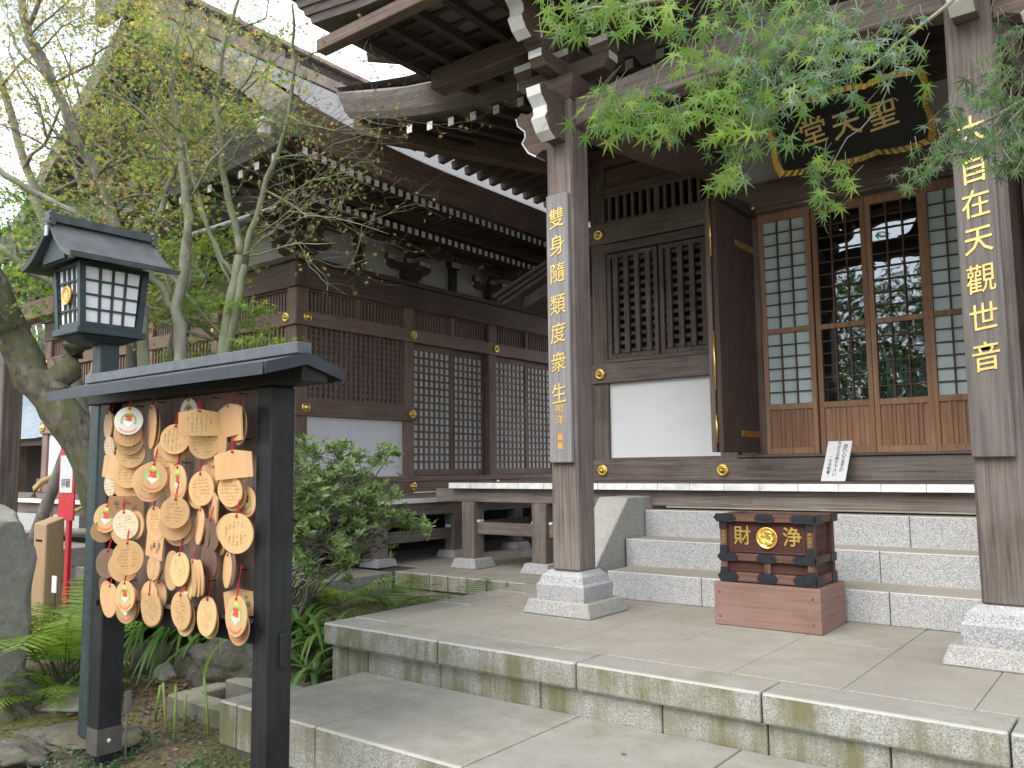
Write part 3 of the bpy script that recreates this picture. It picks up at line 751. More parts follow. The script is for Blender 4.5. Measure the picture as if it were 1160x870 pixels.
# name board over the doors
sb = thing('name_board', 'black name board with scalloped gold frame and three gold characters above the doors', 'signboard', (OX, 7.3, 4.17))
TL, TR, BR, BL = [Vector(v) for v in ((-2.60, 7.2, 4.675), (-1.365, 7.2, 4.675), (-1.35, 7.4, 4.175), (-2.57, 7.4, 4.175))]
nrm = (TR - TL).cross(BL - TL).normalized(); nrm = nrm if nrm.y < 0 else -nrm
def sbp(u, v, h): 
    p_ = TL.lerp(TR, u).lerp(BL.lerp(BR, u), v); return p_ + nrm * h
m_ = MB(); m_.add([sbp(0, 0, 0), sbp(1, 0, 0), sbp(1, 1, 0), sbp(0, 1, 0), sbp(0, 0, -.04), sbp(1, 0, -.04), sbp(1, 1, -.04), sbp(0, 1, -.04)], [(0, 1, 2, 3), (7, 6, 5, 4), (0, 4, 5, 1), (1, 5, 6, 2), (2, 6, 7, 3), (3, 7, 4, 0)])
m_.build('panel', plain('black_lacquer', (0.01, 0.009, 0.012), .35, .5), sb)
m_ = MB()
def wav(t_, n): return .042 * abs(math.sin(PI * n * t_)) ** .7 - .008
NS = 84
def edge(fa):
    rows = [[], [], [], []]
    for i in range(NS + 1):
        a, b_, c_ = fa(i / NS)
        hh = .035 + .006 * (1 if (i // 2) % 2 else 0)
        rows[0].append(sbp(*a, .0)); rows[1].append(sbp(*a, hh)); rows[2].append(sbp(*b_, hh * .6)); rows[3].append(sbp(*b_, 0))
    m_.grid(rows, 0, False)
edge(lambda s: ((-.02 + 1.04 * s, -.06 - wav(s, 3) * 1.4), (.02 + .96 * s, .02 - wav(s, 3) * 1.2), 0))
edge(lambda s: ((-.02 + 1.04 * s, 1.06 + wav(s, 3) * 1.4), (.02 + .96 * s, .98 + wav(s, 3) * 1.2), 0))
edge(lambda s: ((-.03 - wav(s, 2) * .7, -.08 + 1.16 * s), (.006 - wav(s, 2) * .6, .03 + .94 * s), 0))
edge(lambda s: ((1.03 + wav(s, 2) * .7, -.08 + 1.16 * s), (.994 + wav(s, 2) * .6, .03 + .94 * s), 0))
m_.build('frame', M_GOLD, sb)
m_ = MB()
ux = (TR - TL).normalized(); uz = (TL - BL).normalized()
for ch, u in zip('堂天聖', (.27, .5, .74)):
    m_.text(ch, .25, lambda a, b_, c_: sbp(u, .5, .004 + max(0, c_)) + ux * a + uz * b_, .006, .008, slant=.1)
m_.text('、', .12, lambda a, b_, c_: sbp(.87, .25, .004 + max(0, c_)) + ux * a + uz * b_, .003, 0)
m_.build('lettering', plain('bright_gold_paint', (1.0, .74, .3), .4, .5, metal=.1, var=.1), sb)
# leaning notice card on the deck
nc = thing('notice_card', 'small white notice card with handwritten black text leaning against the doors', 'notice', (-2.15, 7.45, 1.36))
A = Vector((-2.375, 7.42, 1.362)); U = Vector((.205, 0, .0)); V = Vector((.045, .12, .345))
f = lambda a, b_, c_: A + U * a + V * b_ + Vector((0, -1, .33)) * c_
m_ = MB(); m_.add([f(0, 0, 0), f(1, 0, 0), f(1, 1, 0), f(0, 1, 0), f(0, 0, -.006), f(1, 0, -.006), f(1, 1, -.006), f(0, 1, -.006)], [(0, 1, 2, 3), (7, 6, 5, 4), (0, 4, 5, 1), (1, 5, 6, 2), (2, 6, 7, 3), (3, 7, 4, 0)])
m_.build('card', M_PAPER, nc)
m_ = MB()
for txt, cx, top, sz in (('恐れ入りますが', .76, .86, .042), ('外からお参り下さい', .5, .94, .038), ('一大天執事一', .24, .6, .036)):
    for i, ch in enumerate(txt):
        if txt[0] == '一' and ch == '一':
            m_.text('－', sz * .8, lambda a, b_, c_: f(cx + a / .205, top - i * .098 + b_ / .36, .0012), 0, .0)
            continue
        m_.text(ch, sz, lambda a, b_, c_: f(cx + a / .205, top - i * .098 + b_ / .36, .0012), 0, .008)
m_.build('lettering', M_INK, nc)
# ---- offering box and its base
ob = thing('box_pedestal', 'plain reddish wooden pedestal box under the offering chest on the stone platform', 'pedestal', (-1.985, 5.3, .505))
m_ = MB(); m_.box(-2.32, -1.652, 5.06, 5.08, .507, .772); m_.build('front_board', W_RED['X'], ob, bevel=.003)
m_ = MB(); m_.box(-2.317, -1.655, 5.082, 5.545, .507, .769); m_.build('body', W_RED['Y'], ob, bevel=.003)
m_ = MB()
for x in (-2.285, -1.7):
    for z in (.56, .71): m_.lathe([(.008, 0), (.006, .003)], lambda a, b_, h: (x + a, 5.06 - h, z + b_), 8)
m_.build('nail', plain('nail_plug', (0.12, 0.06, 0.045)), ob)
ch = thing('offering_chest', 'dark wooden offering chest with black iron corners and gold characters beside the stairs', 'offering box', (-1.985, 5.3, .775))
X0, X1, Y0, Y1 = -2.29, -1.688, 5.10, 5.50
def cp(n, m_, mat, bv=.003): return m_.build(n, mat, ch, bevel=bv)
m_ = MB(); m_.box(X0 + .045, X1 - .045, Y0 + .022, Y0 + .03, .95, 1.15); fp = cp('front_panel', m_, W_PANEL['X'])
m_ = MB()
for (a, b_, c_, d_) in ((-.235, .235, .085, .09), (-.235, .235, -.09, -.085), (-.235, -.23, -.085, .085), (.23, .235, -.085, .085)):
    m_.box(OX + a, OX + b_, Y0 + .016, Y0 + .022, 1.05 + c_, 1.05 + d_)
m_.build('panel_moulding', W_CHEST['X'], fp)
for side, x in (('l', X0 + .03), ('r', X1 - .038)):
    m_ = MB(); m_.box(x, x + .008, Y0 + .04, Y1 - .04, .83, 1.15); cp('side_panel', m_, W_PANEL['Y'])
m_ = MB(); m_.box(X0 + .03, X1 - .03, Y1 - .035, Y1 - .027, .83, 1.15); cp('back_panel', m_, W_PANEL['X'])
m_ = MB(); m_.box(X0 + .045, X1 - .045, Y0 + .026, Y0 + .034, .835, .905); cp('lower_panel', m_, W_PANEL['X'])
for z0, z1, e in ((.776, .833, .0), (.905, .95, .0), (1.15, 1.197, .012)):
    m_ = MB()
    m_.box(X0 - e, X1 + e, Y0 - e, Y0 + .04, z0, z1); m_.box(X0 - e, X1 + e, Y1 - .04, Y1 + e, z0, z1)
    m_.box(X0 - e, X0 + .04, Y0 + .04, Y1 - .04, z0, z1); m_.box(X1 - .04, X1 + e, Y0 + .04, Y1 - .04, z0, z1)
    cp('frame_rail', m_, W_CHEST['X'])
for x in (X0 + .003, X1 - .048):
    for y in (Y0 + .003, Y1 - .048):
        m_ = MB(); m_.box(x, x + .045, y, y + .045, .834, .904); m_.box(x, x + .045, y, y + .045, .951, 1.149); cp('corner_post', m_, W_CHEST['Z'])
m_ = MB(); m_.box(OX - .022, OX + .022, Y0 + .004, Y0 + .03, .834, .904); cp('centre_post', m_, W_CHEST['Z'])
def strap(x0, x1, z0, z1, e):   # pointed iron strap round the rail face
    m_ = MB(); zc = (z0 + z1) / 2; h = (z1 - z0) / 2; y = Y0 - e
    L, R = x0 > X0 - .02, x1 < X1 + .02
    pts = [(x0 - (.012 if L else 0), zc), (x0 + (.008 if L else 0), z1 + .003), (x1 - (.008 if R else 0), z1 + .003), (x1 + (.012 if R else 0), zc), (x1 - (.008 if R else 0), z0 - .003), (x0 + (.008 if L else 0), z0 - .003)]
    m_.prism(pts, lambda u, v, q: (u, q, v), y - .005, y - .0005)
    for xx in (x0 + .02, x1 - .02): m_.lathe([(.005, 0), (.003, .004)], lambda a, b_, hh: (xx + a, y - .005 - hh, zc + b_), 8)
    return cp('iron_strap', m_, M_IRON, 0)
for z0, z1, e in ((.776, .833, .0), (.905, .95, .0), (1.15, 1.197, .012)):
    strap(X0 - e - .006, X0 + .11, z0, z1, e); strap(OX - .055, OX + .055, z0, z1, e); strap(X1 - .125, X1 + e + .006, z0, z1, e)
    m_ = MB(); m_.box(X1 + e + .0005, X1 + e + .006, Y0 - e - .005, Y0 + .12, z0 - .003, z1 + .003); m_.box(X1 + e + .0005, X1 + e + .006, Y1 - .1, Y1 + e, z0 - .003, z1 + .003); cp('iron_strap', m_, M_IRON, 0)
for x in (X0 + .003, X1 - .048):
    for z0, z1 in ((.951, 1.0), (1.1, 1.149), (.834, .862), ):
        m_ = MB(); m_.box(x - .002, x + .047, Y0 - .003, Y0 + .002, z0, z1); cp('iron_corner', m_, M_IRON, 0)
m_ = MB()
for i in range(9): m_.box(X0 + .06 + .055 * i, X0 + .085 + .055 * i, Y0 + .04, Y1 - .04, 1.16, 1.19)
cp('grille', m_, W_CHEST['Y'])
m_ = MB()
for c0, x in (('財', OX - .158), ('浄', OX + .158)):
    m_.text(c0, .125, lambda a, b_, c_: (x + a * .95, Y0 + .02 - max(0, c_), 1.055 + b_), .004, .012)
for x in (X0 + .026, X1 - .026):
    m_.text('奉\n納\n講\n中', .022, lambda a, b_, c_: (x + a, Y0 + .002 - max(0, c_), 1.05 + b_), .001, .0)
m_.build('lettering', M_GOLD, ch)
m_ = MB()
fn = lambda a, b_, h: (OX + a, Y0 + .021 - h, 1.052 + b_)
m_.lathe([(.068, 0), (.068, .008), (.06, .011), (.058, .006)], fn, 28)
for k_ in range(3):
    a0 = 2 * PI * k_ / 3 + .4
    m_.tube([fn(.044 * math.cos(a0 + i * .35) * (1 - i * .03), .044 * math.sin(a0 + i * .35) * (1 - i * .03), .01) for i in range(7)], [.003, .008, .01, .009, .007, .004, .002], 6)
    m_.lathe([(.013, .004), (.013, .011), (.008, .013)], lambda a, b_, h: fn(a + .026 * math.cos(a0), b_ + .026 * math.sin(a0), h), 10)
m_.build('crest', M_GOLD, ch)
# wooden gong hanging off the tie beam
hg = thing('hanging_bell', 'small bronze ring bell hanging under the porch beam behind maple leaves', 'bell', (-2.6, 5.2, 3.85))
m_ = MB(); m_.tube([(-2.6 + .05 * math.cos(a), 5.2, 3.85 + .05 * math.sin(a)) for a in [i * .5 for i in range(13)]], .012, 7); m_.tube([(-2.6, 5.2, 3.9), (-2.6, 5.2, 4.0)], .004, 5); m_.tube([(-2.6, 5.2, 3.8), (-2.61, 5.2, 3.72)], .008, 5)
m_.build('ring', plain('old_bronze', (0.3, 0.2, 0.12), .5, .4, .5), hg)
# ------------------------------------------------------------ the far left hall (facade plane x = -7.9, front plane y = 6.07)
LX, LY = -7.9, 6.07
lh = thing('main_hall', 'large dark brown hall behind the maple trees with lattice doors and a steep shingled roof', 'temple hall', (-11.2, 10, .505))
def lp(name, mb, mat, bevel=0.004, parent=None): return mb.build(name, mat, parent or lh, bevel=bevel)
def sbox(u0, u1, d0, d1, z0, z1, side):    # u along the wall, d depth outward (+ is outside)
    m_ = MB()
    if side == 'e': m_.box(LX + d0, LX + d1, u0, u1, z0, z1)
    else: m_.box(u0, u1, LY - d1, LY - d0, z0, z1)
    return m_
YC = [6.16, 7.93, 9.70, 11.47, 13.24]
XC = [-9.6, -11.2, -12.8, -14.37]
for y in YC:
    lp('wall_post', sbox(y - .09, y + .09, -.18, 0, 1.19, 4.0, 'e'), W_HALL['Z'], .008)
for x in XC:
    lp('wall_post', sbox(x - .09, x + .09, -.18, 0, 1.19, 4.0, 'f'), W_HALL['Z'], .008)
for side, a, b_ in (('e', 6.03, 13.4), ('f', -14.5, -7.86)):
    ax = 'Y' if side == 'e' else 'X'
    lp('sill_beam', sbox(a, b_, -.1, .03, 1.20, 1.335, side), W_HALL[ax])
    lp('sill_ledge', sbox(a, b_, -.1, .045, 1.338, 1.41, side), W_HALL[ax])
    lp('head_rail', sbox(a, b_, -.1, .03, 3.205, 3.375, side), W_HALL[ax])
    lp('upper_beam', sbox(a, b_, -.1, .02, 3.66, 3.96, side), W_BROWN[ax])
    lp('wall_cap', sbox(a - .05, b_ + .05, -.14, .07, 3.962, 4.02, side), W_BROWN[ax])
def bay(side, u0, u1, kind):
    ax = 'Y' if side == 'e' else 'X'
    # slatted strip over the head rail
    m_ = sbox(u0, u1, -.12, -.09, 3.376, 3.658, side); lp('backing_board', m_, W_BROWN['Z'], 0)
    m_ = MB()
    n = int((u1 - u0) / .055)
    for i in range(n):
        c = u0 + (u1 - u0) * (i + .5) / n
        q = sbox(c - .014, c + .014, -.09, -.06, 3.40, 3.64, side); m_.add(q.v, q.f)
    for zz in (3.378, 3.64): q = sbox(u0, u1, -.09, -.03, zz, zz + .02, side); m_.add(q.v, q.f)
    q = sbox((u0 + u1) / 2 - .03, (u0 + u1) / 2 + .03, -.09, -.02, 3.376, 3.658, side); m_.add(q.v, q.f)
    lp('transom', m_, W_HALL['Z'], 0)
    if kind == 'lattice':
        lp('plaster_panel', sbox(u0, u1, -.1, -.04, 1.412, 2.135, side), M_PLASTER, 0)
        lp('wall_rail', sbox(u0 - .2, u1 + .2, -.06, .03, 2.137, 2.325, side), W_HALL[ax])
        lp('window_backing', sbox(u0, u1, -.1, -.085, 2.33, 3.2, side), M_PANEL, 0)
        m_ = MB(); n = 20 if u1 - u0 > 1.5 else 18
        for i in range(n):
            c = u0 + (u1 - u0) * (i + .5) / n
            q = sbox(c - .017, c + .017, -.045, -.015, 2.36, 3.2, side); m_.add(q.v, q.f)
        for i in range(11):
            z = 2.40 + .075 * i
            q = sbox(u0, u1, -.075, -.05, z - .018, z + .018, side); m_.add(q.v, q.f)
        q = sbox(u0, u1, -.07, 0, 2.327, 2.36, side); m_.add(q.v, q.f)
        lp('lattice_window', m_, W_HALL['Z'], 0)
    else:
        um = (u0 + u1) / 2
        for a, b_, dd in ((u0, um + .03, -.045), (um - .03, u1, -.09)):
            f_ = MB(); st = .05
            for q in (sbox(a, a + st, dd - .04, dd, 1.414, 3.2, side), sbox(b_ - st, b_, dd - .04, dd, 1.414, 3.2, side),
                      sbox(a + st, b_ - st, dd - .038, dd - .002, 1.414, 1.50, side), sbox(a + st, b_ - st, dd - .038, dd - .002, 3.12, 3.2, side)): f_.add(q.v, q.f)
            d = lp('sliding_door', f_, W_HALL['Z'], .003)
            m_ = MB(); n = 7
            for i in range(1, n):
                c = a + st + (b_ - a - 2 * st) * i / n; q = sbox(c - .013, c + .013, dd - .028, dd - .01, 1.50, 3.12, side); m_.add(q.v, q.f)
            for i in range(1, 16):
                z = 1.5 + 1.62 * i / 16; q = sbox(a + st, b_ - st, dd - .03, dd - .012, z - .013, z + .013, side); m_.add(q.v, q.f)
            m_.build('lattice', W_HALL['Y'], d)
            sbox(a + st, b_ - st, dd - .038, dd - .034, 1.5, 3.12, side).build('paper', M_PANEL, d)
for i in range(4): bay('e', YC[i] + .09, YC[i + 1] - .09, 'lattice' if i in (0, 3) else 'door')
fx = [-14.37, -12.8, -11.2, -9.6, -7.99]
for i in range(4): bay('f', fx[i] + .09, fx[i + 1] - .09, 'lattice')
for y, z in [(6.195, 2.23), (7.95, 2.23), (7.97, 1.275), (9.74, 1.275), (6.2, 3.3), (7.97, 3.3), (9.74, 3.3), (6.2, 1.275), (11.47, 3.3)]:
    boss(y, LX + .03, z, lh, .06, 'x', 1)
for x, z in [(-14.37, 3.3), (-14.37, 2.23), (-8.05, 3.3), (-8.05, 2.23), (-9.6, 3.3), (-14.37, 1.275), (-11.2, 3.3)]:
    boss(x, LY - .03, z, lh, .06, 'y', -1)
# plaster band above, struts and brackets
m_ = MB(); m_.box(LX - .1, LX - .05, 6.1, 13.3, 4.0, 4.75); m_.box(-14.4, LX - .1, LY + .05, LY + .1, 4.0, 4.75); lp('plaster_panel', m_, M_PLASTER2, 0)
def bracket(cx, cy, side):
    ox, oy = (1, 0) if side == 'e' else (0, -1)
    m_ = MB(); m_.frustum(cx, cy, 4.02, 4.08, .09, .09, .15, .15); m_.box(cx - .15, cx + .15, cy - .15, cy + .15, 4.08, 4.16)
    b = lp('capital_block', m_, W_DARK['X'], .003)
    m_ = MB(); w_ = MB()
    for lv in range(2):
        z = 4.165 + .19 * lv; L = .42 + .1 * lv; out_ = .3 + .32 * lv
        if side == 'e':
            m_.prism([(-L, z + .1), (-L, z + .05), (-L + .1, z), (L - .1, z), (L, z + .05), (L, z + .1)], lambda u, v, q: (cx + q + .28 * lv, cy + u, v), -.05, .05)
            m_.prism([(-.1, z + .1), (-.1, z), (out_ - .08, z), (out_, z + .05), (out_, z + .1)], lambda u, v, q: (cx + u, cy + q, v), -.05, .05)
            for s in (-1, 0, 1):
                m_.box(cx + .28 * lv - .07, cx + .28 * lv + .07, cy + s * (L - .07) - .07, cy + s * (L - .07) + .07, z + .102, z + .185)
                w_.box(cx + .28 * lv + .0705, cx + .28 * lv + .075, cy + s * (L - .07) - .062, cy + s * (L - .07) + .062, z + .115, z + .18)
            w_.box(cx + out_, cx + out_ + .005, cy - .045, cy + .045, z + .05, z + .098)
            for s in (-1, 1): w_.box(cx + .28 * lv - .045, cx + .28 * lv + .045, *sorted((cy + s * L, cy + s * (L + .005))), z + .045, z + .098)
        else:
            m_.prism([(-L, z + .1), (-L, z + .05), (-L + .1, z), (L - .1, z), (L, z + .05), (L, z + .1)], lambda u, v, q: (cx + u, cy + q - .28 * lv, v), -.05, .05)
            m_.prism([(-.1, z + .1), (-.1, z), (out_ - .08, z), (out_, z + .05), (out_, z + .1)], lambda u, v, q: (cx + q, cy - u, v), -.05, .05)
            for s in (-1, 0, 1):
                m_.box(cx + s * (L - .07) - .07, cx + s * (L - .07) + .07, cy - .28 * lv - .07, cy - .28 * lv + .07, z + .102, z + .185)
                w_.box(cx + s * (L - .07) - .062, cx + s * (L - .07) + .062, cy - .28 * lv - .075, cy - .28 * lv - .0705, z + .115, z + .18)
            w_.box(cx - .045, cx + .045, cy - out_ - .005, cy - out_, z + .05, z + .098)
    a = lp('bracket_set', m_, W_BROWN['Y'], 0)
    split(w_, 'white_end', M_WHITE, a)
for y in YC: bracket(LX - .06, y, 'e')
for x in XC + [-8.0]: bracket(x, LY + .06, 'f')
for y0, y1 in zip(YC[:-1], YC[1:]):
    m_ = MB(); c = (y0 + y1) / 2; m_.box(LX - .08, LX + .02, c - .06, c + .06, 4.02, 4.36); m_.box(LX - .1, LX + .05, c - .1, c + .1, 4.36, 4.46); s_ = lp('strut', m_, W_DARK['Z'], .003)
    MB().box(LX + .051, LX + .056, c - .09, c + .09, 4.37, 4.45).build('white_end', M_WHITE, s_)
    # curved ribs of the cove between brackets
    m_ = MB(); n = 13
    for i in range(n):
        y = y0 + .35 + (y1 - y0 - .7) * i / (n - 1)
        m_.tube([(LX + .02, y, 4.47), (LX + .10, y, 4.60), (LX + .22, y, 4.66), (LX + .34, y, 4.70)], .03, 6)
    lp('cove_rib', m_, W_HALL['X'], 0)
m_ = MB(); m_.box(LX + .20, LX + .36, 5.6, 13.5, 4.72, 4.86); m_.box(-14.8, LX + .2, LY - .36, LY - .2, 4.72, 4.86); lp('eave_purlin', m_, W_DARK['Y'], .004)
# eave: edge x = EXL, level EZL, corner upturn
EXL, EZL, EYL = -6.25, 4.88, 4.72
def sl(s): return sori(s, 2.2, .16)
sec = [(.85, -.42), (.35, -.34), (.12, -.31), (.10, -.25), (.07, -.2), (.05, -.14), (.02, -.08), (0, -.01), (.03, 0), (.6, .34), (1.3, .82), (2.0, 1.33), (2.8, 1.92), (3.6, 2.45), (4.3, 2.9), (4.95, 3.3)]
GM = 1.05
def east(secs):
    rows = []
    for d, h in secs:
        s0 = min(d, GM); row = []
        for i in range(31):
            u = (i / 30) ** 1.6; y = EYL + s0 + (14 - EYL - s0) * u
            row.append((EXL - d, y, EZL + h + sl(y - EYL - s0) * max(0, 1 - d / 2.5)))
        rows.append(row)
    return rows
W_SHING = granite('grey_shingle', (0.19, 0.19, 0.19), (0.09, 0.09, 0.09), stain=(0.17, 0.145, 0.12), samt=.6, speck=60)
m_ = MB(); m_.grid(east(sec[:8]), 0, False); lp('eave_edge', m_, W_HALL['Y'], 0)
m_ = MB(); m_.grid(east(sec[7:]), 0, False); lp('roof', m_, W_SHING, 0)
rows = []
for d, h in sec[:12]:
    row = []; s0 = min(d, GM)
    if d > GM + .1: continue
    for i in range(25):
        u = i / 24; x = EXL - s0 + (-16.15 + 2 * s0 - EXL) * u
        e_ = min(EXL - s0 - x, x - (-16.15 + s0)); row.append((x, EYL + d, EZL + h + sl(max(0, e_)) * max(0, 1 - d / 2.5)))
    rows.append(row)
m_ = MB(); m_.grid(rows, 0, False); lp('roof', m_, W_SHING, 0)
rows = [[(-22.4 - x + 0, y, z) for x, y, z in r] for r in east(sec)]
m_ = MB(); m_.grid(rows, 0, False); lp('roof', m_, W_SHING, 0)
# gable: thick verge boards, wall, ridge
m_ = MB()
for sg in (1, -1):
    pts = [(EXL - d, EZL + h) for d, h in sec[10:]]
    for (xa, za), (xb, zb) in zip(pts[:-1], pts[1:]):
        fx_ = lambda x: -11.2 + sg * (x + 11.2)
        y0, y1 = EYL + GM - .12, EYL + GM + .02
        m_.hexa([(fx_(xa), y0, za - .32), (fx_(xb), y0, zb - .32), (fx_(xb), y1, zb - .32), (fx_(xa), y1, za - .32), (fx_(xa), y0, za + .02), (fx_(xb), y0, zb + .02), (fx_(xb), y1, zb + .02), (fx_(xa), y1, za + .02)])
lp('verge_board', m_, W_EDGE['X'], 0)
m_ = MB(); m_.add([(-7.6, EYL + 1.9, 5.2), (-14.8, EYL + 1.9, 5.2), (-11.2, EYL + 1.9, 8.0)], [(0, 1, 2)]); lp('gable_wall', m_, W_DARK['Z'], 0)
rz = EZL + 3.3
m_ = MB(); m_.box(-11.45, -10.95, EYL + GM - .3, 14, rz - .12, rz + .08); m_.box(-11.45, -10.95, EYL + GM - .35, 14, rz + .3, rz + .38)
rd = lp('ridge', m_, M_COPPER, .01)
m_ = MB(); m_.box(-11.36, -11.04, EYL + GM - .28, 14, rz + .08, rz + .3); m_.build('ridge_band', W_DARK['Y'], rd)
m_ = MB()
for i in range(9): m_.box(-11.04, -11.02, EYL + GM + .1 + .3 * i, EYL + GM + .28 + .3 * i, rz + .12, rz + .26)
split(m_, 'ridge_ornament', M_COPPER, rd)
m_ = MB(); m_.prism([(-.45, rz - .3), (-.5, rz + .2), (-.3, rz + .45), (-.25, rz + .8), (0, rz + .95), (.25, rz + .8), (.3, rz + .45), (.5, rz + .2), (.45, rz - .3)], lambda u, v, q: (-11.2 + u, q, v), EYL + GM - .42, EYL + GM - .28); m_.build('ridge_end', W_EDGE['X'], rd)
# rafters, two tiers, white ends
def raft(y, far=None, out=None):
    s_ = sl(y - EYL) * .9
    for (dx, dz, k_, hi) in ((.17, .37, .9, .2), (.62, .56, .65, .32)):
        if dx > .5 and y < 5.35: continue
        m_ = out or MB(); m_.beam((EXL - dx, y, EZL - dz + s_ * k_), (LX + .1, y, EZL - hi + s_ * k_ * .5), .055, .075)
        e = MB().box(EXL - dx + .004, EXL - dx + .008, y - .03, y + .03, EZL - dz - .037 + s_ * k_, EZL - dz + .036 + s_ * k_)
        if out: out.add(e.v, e.f, 1)
        else: e.build('white_end', M_WHITE, lp('rafter', m_, W_DARK['X'], 0))
for i in range(32): raft(5.0 + .118 * i)
far = MB()
for i in range(36): raft(5.0 + .118 * (32 + i), out=far)
far = lp('rafter', far, [W_DARK['X'], M_WHITE], 0); far['kind'] = 'stuff'
for i in range(34):
    x = EXL - .5 - .28 * i
    s_ = sl(max(0, EXL - x)) * .9
    m_ = MB(); m_.beam((x, EYL + .17, EZL - .37 + s_), (x, LY - .2, EZL - .2 + s_ * .6), .07, .085); r_ = lp('rafter', m_, W_DARK['Y'], 0)
    MB().box(x - .036, x + .036, EYL + .161, EYL + .165, EZL - .415 + s_, EZL - .335 + s_).build('white_end', M_WHITE, r_)
m_ = MB(); m_.box(EXL - .58, EXL - .50, 5.3, 14, EZL - .5, EZL - .45)
lp('eave_batten', m_, W_DARK['Y'], 0)
m_ = MB(); m_.grid([[(EXL - .12, EYL + .1, EZL - .02), (EXL - .12, 7, EZL - .315), (EXL - .12, 14, EZL - .315)], [(LX, EYL + 1.5, EZL - .1), (LX, 7, EZL - .1), (LX, 14, EZL - .1)]], 0, False)
m_.grid([[(EXL - .1, EYL + .12, EZL), (-9, EYL + .12, EZL - .315), (-16, EYL + .12, EZL - .315)], [(EXL - 1.6, LY, EZL - .1), (-9, LY, EZL - .1), (-16, LY, EZL - .1)]], 0, False)
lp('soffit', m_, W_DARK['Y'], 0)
m_ = MB(); m_.beam((EXL - .1, EYL + .1, EZL - .12), (LX, LY, EZL - .35), .14, .18); lp('hip_rafter', m_, W_DARK['X'], .004)
# closed core so the building is not hollow
m_ = MB(); m_.box(-14.3, LX - .2, LY + .2, 13.5, 1.2, 4.7); lp('inner_wall', m_, M_DARK, 0)
# deck
m_ = MB()
y = 4.62
while y < 13:
    m_.box(-7.86, -6.402, y + .0015, y + .2785, 1.135, 1.19, 0); m_.box(-6.402, -6.398, y + .002, y + .278, 1.137, 1.188, 1); y += .28
x = -15.4
while x < -7.9:
    m_.box(x + .0015, x + .2785, 4.602, LY - .02, 1.135, 1.19, 0); m_.box(x + .0015, x + .2785, 4.598, 4.602, 1.137, 1.188, 1); x += .28
lp('deck', m_, [W_GREY['X'], M_WHITE], 0)
lp('deck_beam', MB().box(-6.56, -6.44, 4.62, 13, 1.0, 1.133), W_GREY['Y'])
lp('deck_beam', MB().box(-15.4, -6.5, 4.66, 4.78, 1.0, 1.132), W_GREY['X'])
py = [4.75, 6.08, 7.24, 8.4, 9.6]
for i, y in enumerate(py):
    d = lp('deck_post', MB().box(-6.57, -6.43, y - .07, y + .07, .585, .998), W_GREY['Z'])
    MB().frustum(-6.5, y, .503, .585, .145, .145, .12, .12).build('base_stone', GR_BASE, d, bevel=.005)
    if i: 
        lp('deck_rail', MB().box(-6.53, -6.47, py[i - 1] + .072, y - .072, .72, .84), W_GREY['Y'])
        lp('wedge', MB().box(-6.535, -6.47, y - .1, y - .075, .842, .87), M_WHITE, 0)
for x in (-8.0, -9.6, -12.9, -14.4):
    d = lp('deck_post', MB().box(x - .07, x + .07, 4.66, 4.8, .585, .998), W_GREY['Z'])
    MB().frustum(x, 4.73, .503, .585, .145, .145, .12, .12).build('base_stone', GR_BASE, d)
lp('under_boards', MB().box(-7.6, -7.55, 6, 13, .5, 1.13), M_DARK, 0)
# porch pillar and beam at the left of this hall
lp('porch_pillar', MB().box(-8.14, -7.965, 3.0, 3.17, .1, 2.98), W_GREY['Z'], .01)
lp('porch_beam', MB().box(-12.6, -7.1, 3.02, 3.15, 2.80, 2.96), W_HALL['X'], .01)
# front stairs of stone
for i in range(3): lp('stone_step', MB().box(-12.4, -9.3, 3.3 + .36 * i, 4.62, .1 + .2 * i, .3 + .2 * i), GR_STEP, .006)
# connecting passage roof between the halls
pr = thing('passage', 'small shingled gable roof of the covered passage between the two halls', 'passage', (-5.6, 8.6, .5))
m_ = MB()
for q in range(3):
    o = .05 * q
    m_.hexa([(-6.52 - o, 8.2 - o * .6, 3.56 + o), (-5.3, 8.2 - o * .6, 4.06 + o), (-5.3, 12, 4.06 + o), (-6.52 - o, 12, 3.56 + o), (-6.52 - o, 8.2 - o * .6, 3.605 + o), (-5.3, 8.2 - o * .6, 4.105 + o), (-5.3, 12, 4.105 + o), (-6.52 - o, 12, 3.605 + o)])
m_.build('roof', W_EDGE['X'], pr)
m_ = MB(); m_.hexa([(-6.25, 8.3, 3.5), (-5.3, 8.3, 3.86), (-5.3, 8.42, 3.86), (-6.25, 8.42, 3.5), (-6.25, 8.3, 3.64), (-5.3, 8.3, 4.03), (-5.3, 8.42, 4.03), (-6.25, 8.42, 3.64)]); m_.build('barge_board', W_GREY['X'], pr, bevel=.004)
m_ = MB(); m_.box(-5.3, -4.87, 8.6, 8.65, 2.5, 3.1); m_.build('plaster_panel', M_PLASTER, pr)
m_ = MB(); m_.box(-5.5, -4.87, 8.66, 8.7, 1.3, 3.6); m_.build('back_wall', W_HALL['X'], pr)
# security lamp under the eaves
P_ = at_y(299, 143, 4.64)
sl_ = thing('flood_lamp', 'small white flood lamp box fixed to the far hall eave corner among bare twigs', 'lamp', tuple(P_))
MB().box(P_.x - .075, P_.x + .075, P_.y - .07, P_.y + .07, P_.z + .03, P_.z + .065).build('cover', M_WHITE, sl_, bevel=.006)
MB().box(P_.x - .05, P_.x + .05, P_.y - .05, P_.y + .05, P_.z - .09, P_.z + .028).build('body', M_PAPER, sl_, bevel=.01)
MB().box(P_.x - .012, P_.x + .012, P_.y, P_.y + .3, P_.z + .066, P_.z + .085).build('bracket', M_IRON, sl_)
